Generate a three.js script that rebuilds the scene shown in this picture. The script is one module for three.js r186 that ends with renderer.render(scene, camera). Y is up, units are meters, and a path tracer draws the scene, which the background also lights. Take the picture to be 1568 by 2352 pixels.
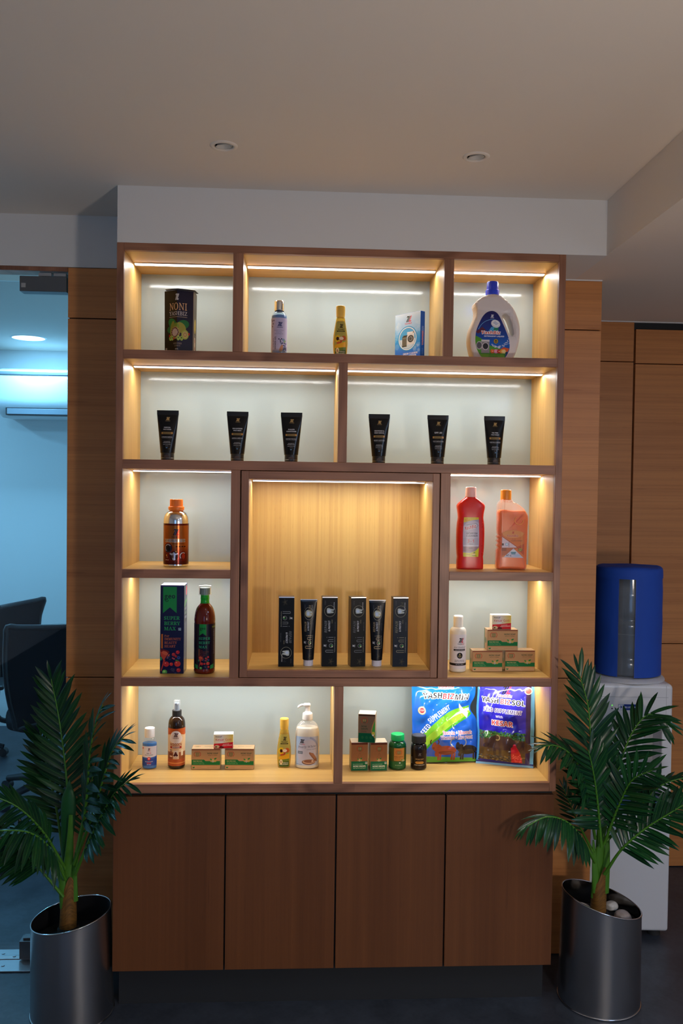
import * as THREE from 'three';
import { RoundedBoxGeometry } from 'three/addons/geometries/RoundedBoxGeometry.js';
import { mergeGeometries, mergeVertices, toCreasedNormals } from 'three/addons/utils/BufferGeometryUtils.js';
import { RectAreaLightUniformsLib } from 'three/addons/lights/RectAreaLightUniformsLib.js';
RectAreaLightUniformsLib.init();

// ---------------------------------------------------------------- camera, sky, room light, exposure
const scene = new THREE.Scene();
const camera = new THREE.PerspectiveCamera(2 * Math.atan(1176 / 2000) * 180 / Math.PI, 1568 / 2352, 0.05, 60);
camera.position.set(-0.1411, 1.6915, 2.7815);
camera.rotation.order = 'YXZ';
camera.rotation.set(-0.025379, -0.051885, 0.01327);
const renderer = new THREE.WebGLRenderer({ antialias: true });
renderer.toneMapping = THREE.LinearToneMapping;
renderer.toneMappingExposure = 1.0;
renderer.shadowMap.enabled = true;
const SKY = new THREE.Color().setRGB(0.25, 0.5, 0.95).multiplyScalar(2.2);   // blue light outside the unseen tall window behind the camera
scene.background = SKY;
const LED = { color: new THREE.Color().setRGB(1.0, 0.99, 0.955), power: 54 };      // shelf strips, cd/m2 scale
const OFFICE = { color: new THREE.Color().setRGB(0.27, 0.68, 1.0), power: 150 };  // cold round lamps of the office, most of them out of view
const DOWN = { color: new THREE.Color().setRGB(0.86, 0.93, 1.0), power: 2.2 };    // lit downlights of the hall ceiling, all out of view
const LAMP = { color: new THREE.Color().setRGB(1.0, 0.87, 0.76), power: 3.5 };   // unseen globe floor lamp, out of view on the right
const PANEL = { color: new THREE.Color().setRGB(0.6, 0.85, 1.25), power: 7 };  // unseen square panels lighting the dispenser and right pier

// ---------------------------------------------------------------- helpers
let seed = 20240611;
const rnd = () => { seed = (seed + 0x6d2b79f5) | 0; let t = Math.imul(seed ^ (seed >>> 15), 1 | seed); t = (t + Math.imul(t ^ (t >>> 7), 61 | t)) ^ t; return ((t ^ (t >>> 14)) >>> 0) / 4294967296; };
const rr = (a, b) => a + (b - a) * rnd();
const taken = {};
function numbered(n) { const k = taken[n] = (taken[n] ?? -1) + 1; return k ? n + '_' + String(k).padStart(3, '0') : n; }
function shadows(o) { o.traverse((m) => { if (m.isMesh) { m.castShadow = true; m.receiveShadow = true; } }); return o; }
function tag(o, label, category, group, kind) { o.userData.label = label; if (category) o.userData.category = category; if (group) o.userData.group = group; if (kind) o.userData.kind = kind; return o; }
function thing(name, label, category, [x, y, z] = [0, 0, 0], turn = 0, group) {
  const o = new THREE.Group(); o.name = numbered(name); o.position.set(x, y, z); o.rotation.y = turn; scene.add(o);
  return tag(o, label, category, group);
}
function part(parent, name, g, m, p) { const o = new THREE.Mesh(g, m); o.name = name; o.castShadow = o.receiveShadow = true; if (p) o.position.set(...p); parent.add(o); return o; }
function struct(name, label, category, g, m) { const o = part(scene, numbered(name), g, m); tag(o, label, category, null, 'structure'); return o; }
const lin = (r, g, b) => new THREE.Color().setRGB(r, g, b);
const std = (color, roughness = 0.6, metalness = 0, more = {}) => new THREE.MeshStandardMaterial({ color, roughness, metalness, ...more });
const phys = (o) => new THREE.MeshPhysicalMaterial(o);
const merge = (...gs) => mergeGeometries(gs.flat().map((g) => { const q = g.index ? g.toNonIndexed() : g; for (const k of Object.keys(q.attributes)) if (!['position', 'normal', 'uv'].includes(k)) q.deleteAttribute(k); return q; }));
// box from corner to corner, edges eased by r, uv in metres with v along the grain axis
function uvm(g, grain = 1, ou = 0, ov = 0) {
  const p = g.attributes.position, n = g.attributes.normal, uv = new Float32Array(p.count * 2);
  for (let i = 0; i < p.count; i++) {
    const N = [Math.abs(n.getX(i)), Math.abs(n.getY(i)), Math.abs(n.getZ(i))], P = [p.getX(i), p.getY(i), p.getZ(i)];
    const a = N[0] >= N[1] && N[0] >= N[2] ? 0 : N[1] >= N[2] ? 1 : 2, o = [0, 1, 2].filter((k) => k !== a);
    const v = o.includes(grain) ? grain : o[1], u = o.find((k) => k !== v);
    uv[2 * i] = P[u] + ou; uv[2 * i + 1] = P[v] + ov;
  }
  g.setAttribute('uv', new THREE.BufferAttribute(uv, 2)); return g;
}
function bx(x0, x1, y0, y1, z0, z1, grain = 1, r = 0.0012) {
  const w = x1 - x0, h = y1 - y0, d = z1 - z0, q = Math.min(r, w / 2.2, h / 2.2, d / 2.2);
  const g = r > 0 ? new RoundedBoxGeometry(w, h, d, 1, q) : new THREE.BoxGeometry(w, h, d).toNonIndexed();
  g.translate((x0 + x1) / 2, (y0 + y1) / 2, (z0 + z1) / 2);
  return uvm(g, grain, rr(0, 3), rr(0, 3));
}
function tube(pts, r, seg = 24, rad = 8, closed = false) { return new THREE.TubeGeometry(new THREE.CatmullRomCurve3(pts.map((p) => new THREE.Vector3(...p)), closed), seg, r, rad, closed); }
const lathe = (pts, seg = 40, a0 = 0, al = Math.PI * 2) => new THREE.LatheGeometry(pts.map(([r, y]) => new THREE.Vector2(r, y)), seg, a0, al);
const fill = (pts) => pts.flatMap((p, i) => (i && pts[i - 1][0] === p[0] && p[0] > 0.003 ? [0.25, 0.5, 0.75].map((f) => [p[0], pts[i - 1][1] + (p[1] - pts[i - 1][1]) * f]) : []).concat([p]));
const smooth = (pts, n = 28) => smoothed(fill(pts), n);
const smoothed = (pts, n) => new THREE.CatmullRomCurve3(pts.map(([a, b]) => new THREE.Vector3(a, b, 0)), false, 'centripetal').getPoints(n).map((v) => [Math.max(v.x, 0), v.y]);
function shapeOf(pts, curve = true, closed = true) {
  const v = pts.map(([x, y]) => new THREE.Vector2(x, y));
  if (!curve) return new THREE.Shape(v);
  const c = new THREE.CatmullRomCurve3(pts.map(([x, y]) => new THREE.Vector3(x, y, 0)), closed, 'centripetal').getPoints(pts.length * 5);
  return new THREE.Shape(c.slice(0, -1).map((p) => new THREE.Vector2(p.x, p.y)));
}
// outline given thickness depth and rounded rims; centred on z
function extrude(shape, depth, bevel, seg = 4) {
  const g = new THREE.ExtrudeGeometry(shape, { depth: depth - 2 * bevel, bevelEnabled: bevel > 0, bevelThickness: bevel, bevelSize: bevel, bevelOffset: -bevel, bevelSegments: seg, curveSegments: 6, steps: 1 });
  g.translate(0, 0, -(depth - 2 * bevel) / 2); return g;
}
const soft = (g, a = 0.7) => toCreasedNormals(mergeVertices((() => { g.deleteAttribute('normal'); return g; })(), 1e-5), a);
// rings of superellipses: [y, rx, rz, cx, cz, n]; angles measured from the front (+z) towards +x
function loft(rings, { seg = 36, a0 = -Math.PI, a1 = Math.PI, cap = true, proj = false } = {}) {
  const pos = [], uv = [], idx = [], full = a1 - a0 > 6.28, R = rings.length, ylo = rings[0][0], yhi = rings[R - 1][0], wx = Math.max(...rings.map((q) => q[1]));
  rings.forEach(([y, rx, rz, cx = 0, cz = 0, n = 2]) => {
    for (let i = 0; i <= seg; i++) {
      const a = a0 + (a1 - a0) * i / seg, s = Math.sin(a), c = Math.cos(a), e = 2 / n;
      const x = Math.sign(s) * Math.abs(s) ** e * rx, z = Math.sign(c) * Math.abs(c) ** e * rz;
      pos.push(x + cx, y, z + cz); uv.push(proj ? 0.5 + x / (2 * wx) : i / seg, (y - ylo) / (yhi - ylo || 1));
    }
  });
  const W = seg + 1;
  for (let j = 0; j < R - 1; j++) for (let i = 0; i < seg; i++) { const a = j * W + i, b = a + 1, c = a + W, d = c + 1; idx.push(a, b, d, a, d, c); }
  if (cap && full) for (const [j, up] of [[0, 0], [R - 1, 1]]) {
    const q = rings[j], ce = pos.length / 3; pos.push(q[3] || 0, q[0], q[4] || 0); uv.push(0.5, up);
    const st = pos.length / 3; for (let i = 0; i <= seg; i++) { const k = 3 * (j * W + i); pos.push(pos[k], pos[k + 1], pos[k + 2]); uv.push(0.5, up); }
    for (let i = 0; i < seg; i++) up ? idx.push(ce, st + i, st + i + 1) : idx.push(ce, st + i + 1, st + i);
  }
  const g = new THREE.BufferGeometry();
  g.setAttribute('position', new THREE.Float32BufferAttribute(pos, 3)); g.setAttribute('uv', new THREE.Float32BufferAttribute(uv, 2)); g.setIndex(idx);
  g.computeVertexNormals();
  if (full) { const n = g.attributes.normal; for (let j = 0; j < R; j++) { const a = j * W, b = a + seg, v = new THREE.Vector3(n.getX(a) + n.getX(b), n.getY(a) + n.getY(b), n.getZ(a) + n.getZ(b)).normalize(); n.setXYZ(a, v.x, v.y, v.z); n.setXYZ(b, v.x, v.y, v.z); } }
  return g;
}
function ribbed(r, h, n, amp, y0 = 0, bev = 0.0015) {   // screw cap with upright ribs
  const rings = [[0, 1], [h - bev, 1], [h - bev * 0.3, 0.97], [h, 0.9]], seg = n * 4, pos = [], idx = [];
  for (const [y, k] of rings) for (let i = 0; i < seg; i++) { const a = i / seg * 2 * Math.PI, q = (r - amp * (i % 4 < 2 ? 0 : 1)) * k; pos.push(Math.sin(a) * q, y0 + y, Math.cos(a) * q); }
  for (let j = 0; j < rings.length - 1; j++) for (let i = 0; i < seg; i++) { const a = j * seg + i, b = j * seg + (i + 1) % seg; idx.push(a, b, b + seg, a, b + seg, a + seg); }
  const c = pos.length / 3; pos.push(0, y0 + h, 0); for (let i = 0; i < seg; i++) idx.push(c, (rings.length - 1) * seg + i, (rings.length - 1) * seg + (i + 1) % seg);
  const g = new THREE.BufferGeometry(); g.setAttribute('position', new THREE.Float32BufferAttribute(pos, 3)); g.setIndex(idx);
  g.setAttribute('uv', new THREE.Float32BufferAttribute(new Float32Array(pos.length / 3 * 2), 2));
  return toCreasedNormals(g, 0.5);
}
// ---------------------------------------------------------------- procedural textures
function lattice(nx, ny, s) { const a = new Float32Array(nx * ny); let q = s * 7919 + 13; for (let i = 0; i < a.length; i++) { q = (Math.imul(q, 1664525) + 1013904223) | 0; a[i] = ((q >>> 8) & 0xffff) / 65535; } return (u, v) => {
  const x = u * nx, y = v * ny, i = Math.floor(x), j = Math.floor(y); let f = x - i, g = y - j; f = f * f * (3 - 2 * f); g = g * g * (3 - 2 * g);
  const X = ((i % nx) + nx) % nx, X1 = (X + 1) % nx, Y = ((j % ny) + ny) % ny, Y1 = (Y + 1) % ny;
  return (a[Y * nx + X] * (1 - f) + a[Y * nx + X1] * f) * (1 - g) + (a[Y1 * nx + X] * (1 - f) + a[Y1 * nx + X1] * f) * g; }; }
const toS = (c) => 255 * (c <= 0.0031308 ? 12.92 * c : 1.055 * Math.max(c, 0) ** (1 / 2.4) - 0.055);
function dataTex(w, h, fn, srgb = true) {
  const d = new Uint8Array(w * h * 4);
  for (let j = 0; j < h; j++) for (let i = 0; i < w; i++) { const c = fn((i + 0.5) / w, (j + 0.5) / h), o = 4 * (j * w + i); for (let k = 0; k < 3; k++) d[o + k] = Math.min(255, Math.max(0, srgb ? toS(c[k]) : 255 * c[k])); d[o + 3] = 255; }
  const t = new THREE.DataTexture(d, w, h); t.wrapS = t.wrapT = THREE.RepeatWrapping; t.magFilter = THREE.LinearFilter; t.minFilter = THREE.LinearMipmapLinearFilter; if (srgb) t.colorSpace = THREE.SRGBColorSpace; t.needsUpdate = true; return t;
}
// straight-grained teak veneer: u across the grain, v along it
function veneerTex(light, dark, s, flitch = 5) {
  const a = lattice(flitch, 1, s), b = lattice(26, 2, s + 1), c = lattice(90, 3, s + 2), d = lattice(320, 5, s + 3), p = lattice(380, 44, s + 4), m = lattice(44, 7, s + 5), w = lattice(5, 4, s + 6);
  return dataTex(768, 1024, (u, v) => {
    const uu = u + 0.006 * (w(u, v) - 0.5);
    let t = 0.24 * a(uu, v) + 0.34 * b(uu, v) + 0.26 * c(uu, v) + 0.24 * d(uu, v) - 0.14;
    const pore = p(uu, v); if (pore > 0.82) t += (pore - 0.82) * 1.3;
    const mm = m(uu, v); if (mm > 0.93) t += (mm - 0.93) * 7;
    t = Math.min(1.25, Math.max(0, t)); return [0, 1, 2].map((k) => light[k] + (dark[k] - light[k]) * t);
  });
}
// solid lipping: flowing growth rings and a few knots
function solidTex(light, dark, s) {
  const w = lattice(3, 3, s), w2 = lattice(9, 5, s + 1), f = lattice(200, 10, s + 2), kn = [[0.22, 0.31], [0.7, 0.62], [0.5, 0.9]];
  return dataTex(512, 1024, (u, v) => {
    let k = 0; for (const [x, y] of kn) { const dx = (u - x) * 0.3, dy = (v - y) * 0.9; k += Math.exp(-(dx * dx + dy * dy * 0.3) / 0.0012); }
    const r = Math.sin(2 * Math.PI * (u * 5 + 2.4 * w(u, v) + 0.8 * w2(u, v) + 1.2 * k));
    let t = 0.42 + 0.25 * r + 0.34 * (f(u, v) - 0.5) + 0.55 * Math.min(1, k); t = Math.min(1.3, Math.max(0, t));
    return [0, 1, 2].map((q) => light[q] + (dark[q] - light[q]) * t);
  });
}
function woodMat(tex, w, h, roughness, bump = 0.0003) { tex.repeat.set(1 / w, 1 / h); const m = std(0xffffff, roughness); m.map = tex; m.bumpMap = tex; m.bumpScale = bump; return m; }
const VEN = [[0.72, 0.465, 0.145], [0.46, 0.235, 0.062]];
const M = {
  veneer: woodMat(veneerTex(...VEN, 11), 0.55, 1.3, 0.42),
  veneerB: woodMat(veneerTex([0.68, 0.285, 0.088], [0.38, 0.13, 0.036], 57, 4), 0.6, 1.5, 0.42),
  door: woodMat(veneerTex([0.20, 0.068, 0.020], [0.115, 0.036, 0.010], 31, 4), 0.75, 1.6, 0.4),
  lipping: woodMat(solidTex([0.41, 0.18, 0.098], [0.20, 0.08, 0.042], 77), 0.4, 1.1, 0.42),
  paint: std(lin(0.78, 0.77, 0.76), 0.85), ceiling: std(lin(0.82, 0.75, 0.68), 0.9),
  black: std(lin(0.012, 0.013, 0.015), 0.55), blackGloss: std(lin(0.012, 0.013, 0.016), 0.22), rubber: std(lin(0.02, 0.02, 0.022), 0.8),
  white: std(lin(0.82, 0.82, 0.82), 0.35), alu: std(lin(0.75, 0.75, 0.77), 0.3, 1), chrome: std(lin(0.85, 0.85, 0.87), 0.08, 1),
};
// ---------------------------------------------------------------- printing
function print(w, h, draw, more = {}) {
  const c = document.createElement('canvas'); c.width = w; c.height = h; const x = c.getContext('2d'); x.textBaseline = 'middle'; draw(x, w, h);
  const t = new THREE.CanvasTexture(c); t.colorSpace = THREE.SRGBColorSpace; t.anisotropy = 8;
  return phys({ map: t, roughness: 0.38, specularIntensity: 0.55, ...more });
}
function T(x, s, px, py, size, color, o = {}) {
  x.save(); x.translate(px, py); if (o.rot) x.rotate(o.rot); if (o.skew) x.transform(1, 0, -o.skew, 1, 0, 0);
  x.font = `${o.w ?? 'bold'} ${size}px ${o.f ?? 'sans-serif'}`; x.textAlign = o.a ?? 'center'; x.textBaseline = 'middle';
  const m = x.measureText(s).width; if (o.fit) x.scale(o.fit / m, 1);
  if (o.stroke) { x.lineJoin = 'round'; x.lineWidth = o.sw ?? size * 0.18; x.strokeStyle = o.stroke; x.strokeText(s, 0, 0); }
  x.fillStyle = color; x.fillText(s, 0, 0); x.restore();
}
function poly(x, pts, c) { x.fillStyle = c; x.beginPath(); pts.forEach(([a, b], i) => (i ? x.lineTo(a, b) : x.moveTo(a, b))); x.closePath(); x.fill(); }
function blob(x, px, py, rx, ry, c, rot = 0) { x.fillStyle = c; x.beginPath(); x.ellipse(px, py, rx, ry, rot, 0, 7); x.fill(); }
function rect(x, a, b, w, h, c) { x.fillStyle = c; x.fillRect(a, b, w, h); }
// slanted three-bar emblem with a word under it
function logo(x, px, py, s, c1, c2 = c1, word = 'YASHBIZ', cw = c1, cw2 = cw) {
  const P = (a, b) => [px + a * s, py + b * s];
  const bar = (o, c, hookT, hookB) => {
    const pts = [P(o + 0.18, -0.5), P(o + 0.36, -0.5), P(o - 0.12, 0.5), P(o - 0.32, 0.5)]; poly(x, pts, c);
    if (hookT) poly(x, [P(o + 0.2, -0.5), P(o - 0.08, -0.5), P(o - 0.22, -0.22), P(o - 0.04, -0.3), P(o + 0.1, -0.3)], c);
    if (hookB) poly(x, [P(o - 0.14, 0.5), P(o + 0.14, 0.5), P(o + 0.28, 0.22), P(o + 0.1, 0.3), P(o - 0.04, 0.3)], c);
  };
  bar(-0.22, c1, 1, 0); bar(0.03, c1, 0, 0); bar(0.28, c2, 0, 1);
  if (word) { const n = word.length, k = Math.ceil(n * 0.57), fs = s * 0.36; x.save(); x.font = `bold ${fs}px sans-serif`; const wa = x.measureText(word.slice(0, k)).width, wt = x.measureText(word).width; x.restore();
    T(x, word.slice(0, k), px - wt / 2, py + s * 0.78, fs, cw, { a: 'left', skew: 0.22 }); T(x, word.slice(k), px - wt / 2 + wa, py + s * 0.78, fs, cw2, { a: 'left', skew: 0.22 }); }
}
function crest(x, px, py, s, ink) { rect(x, px - s * 0.3, py - s * 0.25, s * 0.6, s * 0.5, ink); for (let i = 0; i < 4; i++) rect(x, px - s * 0.26 + i * s * 0.14, py - s * 0.2, s * 0.07, s * 0.4, '#c89a62');
  x.strokeStyle = '#b4472c'; x.lineWidth = s * 0.05; for (const q of [-1, 1]) { x.beginPath(); x.arc(px, py, s * 0.5, q > 0 ? -0.9 : 2.2, q > 0 ? 0.95 : 4.05); x.stroke(); for (let i = 0; i < 5; i++) blob(x, px + q * s * 0.5 * Math.cos(-0.7 + i * 0.35), py + s * 0.5 * Math.sin(-0.7 + i * 0.35), s * 0.06, s * 0.06, '#b4472c'); }
  rect(x, px - s * 0.3, py - s * 0.42, s * 0.6, s * 0.08, '#b4472c'); rect(x, px - s * 0.22, py + s * 0.34, s * 0.44, s * 0.05, '#4a3a22'); }
function fruit(x, px, py, s) { blob(x, px - s * 0.55, py - s * 0.25, s * 0.3, s * 0.16, '#2c8c3c', 0.6); blob(x, px + s * 0.5, py - s * 0.4, s * 0.4, s * 0.18, '#1f7a35', -0.5); blob(x, px - s * 0.45, py + s * 0.2, s * 0.32, s * 0.24, '#b29a58'); blob(x, px, py - s * 0.1, s * 0.35, s * 0.26, '#c4ad6c'); blob(x, px + s * 0.45, py + s * 0.15, s * 0.4, s * 0.3, '#bda257');
  for (let i = 0; i < 18; i++) blob(x, px + (rnd() - 0.5) * s * 1.2, py + (rnd() - 0.3) * s * 0.4, s * 0.03, s * 0.03, '#8f7c3a'); blob(x, px - s * 0.05, py + s * 0.3, s * 0.22, s * 0.22, '#f0e4da'); blob(x, px - s * 0.05, py + s * 0.3, s * 0.15, s * 0.15, '#6a2f3c'); blob(x, px - s * 0.05, py + s * 0.3, s * 0.06, s * 0.06, '#f0e4da'); }
const lines = (x, px, py, w, n, gap, h, c, jit = 0.25) => { for (let i = 0; i < n; i++) { const ww = w * (1 - jit * rnd()); let a = px - ww / 2; x.fillStyle = c; while (a < px + ww / 2) { const l = 3 + rnd() * 12; x.fillRect(a, py + i * gap, Math.min(l, px + ww / 2 - a), h); a += l + 3; } } };
// ---------------------------------------------------------------- the setting
const YC = 2.635, YS = 2.458, ZW = -0.32, ZR = -1.04, XT = 0.848;
{ // floor: dark blue-grey sheet flooring
  const a = lattice(6, 6, 5), b = lattice(23, 23, 6), c = lattice(90, 90, 7), d = lattice(256, 256, 8);
  const t = dataTex(512, 512, (u, v) => { const q = 0.75 + 0.3 * (a(u, v) - 0.5) + 0.3 * (b(u, v) - 0.5) + 0.2 * (c(u, v) - 0.5) + 0.2 * (d(u, v) - 0.5); return [0.056 * q, 0.066 * q, 0.086 * q]; });
  t.repeat.set(1 / 1.6, 1 / 1.6); const m = std(0xffffff, 0.42); m.map = t;
  struct('floor', 'dark blue grey sheet floor of hall and office', 'floor', bx(-4.2, 3.0, -0.1, 0, -3.62, 7.4, 1, 0), m);
}
const SPOTS = [[-0.352, 0.343, false, 'unlit recessed ceiling spot on the left'], [0.353, 0.325, false, 'unlit recessed ceiling spot on the right'], [0.08, 1.55, true, 'lit recessed ceiling spot in front of the shelf middle'],
  [-0.5, 3.6, true, 'unseen lit ceiling spot behind the camera on the left'], [0.5, 4.9, true, 'unseen lit ceiling spot far behind the camera']];  // these two are out of view, placed to light the hall from behind
{ const s = new THREE.Shape([[-2.9, 0.42], [XT, 0.42], [XT, -7.4], [-2.9, -7.4]].map(([x, y]) => new THREE.Vector2(x, y)));   // slab with a round hole for each spot
  for (const [x, z] of SPOTS) { const h = new THREE.Path(); h.absarc(x, -z, 0.0268, 0, Math.PI * 2, true); s.holes.push(h); }
  struct('ceiling', 'painted recessed tray ceiling above the shelf unit', 'ceiling', new THREE.ExtrudeGeometry(s, { depth: 0.12, bevelEnabled: false, curveSegments: 24 }).rotateX(-Math.PI / 2).translate(0, YC, 0), M.ceiling); }
struct('ceiling_lowered', 'lowered painted ceiling on the right with straight inner edge', 'ceiling', bx(XT, 2.9, YS, YC + 0.12, -1.16, 7.4, 1, 0), M.ceiling);
struct('trim_1', 'white painted bulkhead directly above the wooden shelf unit', 'bulkhead', merge(bx(-0.711, XT, YS, YC, ZW, 0, 1, 0), bx(0.717, XT, YS + 0.0005, YC + 0.12, -1.16, ZW, 1, 0)), M.paint);
struct('wall_left_upper', 'painted wall strip above the glass door', 'wall', bx(-2.9, -0.711, 2.4555, YC, ZW - 0.1, ZW, 1, 0), M.paint);
struct('wall_back', 'plain wall hidden behind the shelf unit', 'wall', bx(-0.711, 0.717, 0, YC, ZW - 0.1, ZW, 1, 0), M.paint);
// wood-clad piers left and right of the shelf unit: veneer panels with open joints
function clad(name, label, core, panels, mat) { const o = struct(name, label, 'wall', core, M.black); for (const p of panels) part(o, 'panel', bx(...p, 0, 0.001), mat); return o; }
const J = [0.004, 1.016, 1.0195, 2.2765, 2.2805, 2.4535];
clad('wall_left', 'wood veneer pier between glass door and shelf unit', bx(-0.943, -0.711, 0, 2.4555, ZW - 0.1, ZW - 0.014, 1, 0),
  [[-0.945, -0.7115, J[0], J[1], ZW - 0.014, ZW], [-0.945, -0.7115, J[2], J[3], ZW - 0.014, ZW], [-0.945, -0.7115, J[4], J[5], ZW - 0.014, ZW]], M.veneerB);
clad('wall_right', 'wood veneer pier right of the shelf unit', bx(0.717, 0.946, 0, YS, ZR, ZW - 0.014, 1, 0),
  [[0.7175, 0.948, J[0], J[1], ZW - 0.014, ZW], [0.7175, 0.948, J[2], J[3], ZW - 0.014, ZW], [0.7175, 0.948, J[4], J[5], ZW - 0.014, ZW]], M.veneerB);
clad('wall_far_right', 'wood veneer wall behind the water dispenser', bx(0.948, 2.9, 0, YS, ZR - 0.12, ZR - 0.03, 1, 0),
  [[0.95, 1.350, J[0], J[1], ZR - 0.03, ZR], [0.95, 1.350, J[2], J[3], ZR - 0.03, ZR], [0.95, 1.350, J[4], J[5], ZR - 0.03, ZR],
   [1.362, 2.26, J[0], J[1], ZR - 0.03, ZR - 0.008], [1.362, 2.26, J[2], 2.2705, ZR - 0.03, ZR - 0.008], [1.362, 2.26, 2.2745, 2.425, ZR - 0.03, ZR - 0.008],
   [2.266, 2.9, J[0], J[1], ZR - 0.03, ZR], [2.266, 2.9, J[2], J[3], ZR - 0.03, ZR], [2.266, 2.9, J[4], J[5], ZR - 0.03, ZR]], M.veneerB);
struct('trim_4', 'thin white bead above the right wood pier', 'trim', bx(0.7175, 0.948, 2.454, YS, ZW - 0.012, ZW + 0.002, 0, 0), M.white);
struct('trim_5', 'thin white bead along the top of the far right wood wall', 'trim', bx(0.95, 2.9, 2.454, YS, ZR - 0.012, ZR + 0.002, 0, 0), M.white);
struct('wall_hall_left', 'painted side wall of the hall on the left', 'wall', bx(-3.0, -2.9, 0, YC + 0.12, -0.42, 7.4, 1, 0), M.paint);
// plain right wall, rear wall with an unseen tall window, behind the camera
struct('wall_hall_right', 'painted right wall of the hall', 'wall', bx(2.9, 3.0, 0, YC + 0.12, -1.16, 7.4, 1, 0), M.paint);
{
  const x0 = -1.25, x1 = 0.15, y0 = 0.15, y1 = 2.25;
  struct('wall_rear', 'painted rear wall of the hall around the unseen tall window', 'wall', merge(bx(-2.9, x0, 0, YC + 0.12, 7.4, 7.5, 1, 0), bx(x1, 2.9, 0, YC + 0.12, 7.4, 7.5, 1, 0), bx(x0, x1, 0, y0, 7.4, 7.5, 1, 0), bx(x0, x1, y1, YC + 0.12, 7.4, 7.5, 1, 0)), M.paint);
  const pane = phys({ color: 0xffffff, transmission: 1, roughness: 0.02, thickness: 0, ior: 1.5 }), fm = std(lin(0.5, 0.5, 0.52), 0.4, 0.6);
  const w1 = struct('window_1', 'unseen tall window in the rear wall', 'window', merge(bx(x0, x0 + 0.05, y0, y1, 7.41, 7.47), bx(x1 - 0.05, x1, y0, y1, 7.41, 7.47), bx(x0, x1, y0, y0 + 0.05, 7.41, 7.47), bx(x0, x1, y1 - 0.05, y1, 7.41, 7.47)), fm); part(w1, 'pane', bx(x0 + 0.05, x1 - 0.05, y0 + 0.05, y1 - 0.05, 7.436, 7.442, 1, 0), pane);  // out of view, placed to send cool light onto the bulkhead
}
// office behind the glass
struct('wall_office_back', 'pale back wall of the office behind the glass door', 'wall', bx(-4.2, -0.845, 0, YC + 0.12, -3.62, -3.42, 1, 0), M.paint);
struct('wall_office_left', 'left wall of the office', 'wall', bx(-4.2, -4.1, 0, YC + 0.12, -3.42, -0.32, 1, 0), M.paint);
struct('wall_office_right', 'right wall of the office', 'wall', bx(-0.945, -0.845, 0, YC + 0.12, -3.42, -0.42, 1, 0), M.paint);
struct('wall_office_front', 'front wall of the office beside the glass', 'wall', bx(-4.1, -2.9, 0, YC + 0.12, -0.42, -0.32, 1, 0), M.paint);
struct('ceiling_office', 'flat painted ceiling of the office', 'ceiling', bx(-4.1, -0.945, YC, YC + 0.12, -3.42, -0.42, 1, 0), M.ceiling);
// glass door, side light and their metal fittings
const steelDark = std(lin(0.16, 0.17, 0.18), 0.38, 0.7), steelPale = std(lin(0.5, 0.51, 0.53), 0.35, 0.85);
{ const smN = lattice(40, 60, 91), smB = lattice(5, 7, 92);
  const rough = dataTex(256, 512, (u, v) => { const k = Math.max(0, smN(u, v) - 0.72) * 0.5 * Math.max(0, smB(u, v) - 0.4); return [0, 0.02 + k, 0]; }, false);
  const glass = phys({ color: lin(0.86, 0.95, 1.0), transmission: 1, roughness: 0.9, thickness: 0, ior: 1.5 }); glass.roughnessMap = rough;
  const glassUV = (g) => { const p = g.attributes.position, uv = g.attributes.uv; for (let i = 0; i < p.count; i++) uv.setXY(i, p.getX(i), p.getY(i) / 2.4); return g; };
  const d = struct('door_1', 'frameless glass door to the office', 'door', glassUV(bx(-1.85, -0.951, 0.012, 2.408, -0.353, -0.341, 1, 0)), glass);
  part(d, 'top_patch', bx(-1.112, -0.939 - 0.012, 2.369, 2.422, -0.372, -0.322, 1, 0.0015), steelDark);
  part(d, 'sticker', bx(-1.106, -1.091, 2.382, 2.397, -0.3222, -0.3216, 1, 0), std(lin(0.45, 0.46, 0.46), 0.6));
  part(d, 'bottom_patch', merge(bx(-1.104, -0.951, 0.012, 0.074, -0.372, -0.322), bx(-1.094, -0.951, 0.074, 0.082, -0.362, -0.332)), steelDark);
  part(d, 'hinge_plate', bx(-1.05, -1.005, 2.424, 2.436, -0.38, -0.33), steelPale); part(d, 'hinge_plate', bx(-0.998, -0.955, 2.424, 2.436, -0.38, -0.33), steelPale);
  struct('window_2', 'fixed glass side light beside the glass door', 'window', glassUV(bx(-2.9, -1.856, 0.012, 2.45, -0.353, -0.341, 1, 0)), glass);
  struct('trim_2', 'brown header strip above the glass door', 'trim', bx(-2.9, -0.946, 2.44, 2.455, -0.39, -0.32), M.lipping);
  const r = struct('trim_3', 'metal threshold plate under the glass door', 'threshold', merge(bx(-2.0, -0.95, 0.0002, 0.006, -0.4, -0.335), bx(-2.0, -0.95, 0.0002, 0.006, -0.325, -0.255), bx(-2.0, -0.95, 0.0002, 0.003, -0.335, -0.325)), steelPale);
  for (const [x, z] of [[-1.175, -0.37], [-1.13, -0.352], [-1.15, -0.29], [-1.4, -0.37], [-1.4, -0.29]]) part(r, 'screw', new THREE.CylinderGeometry(0.006, 0.006, 0.003, 14), steelPale, [x, 0.0068, z]);
}
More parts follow.
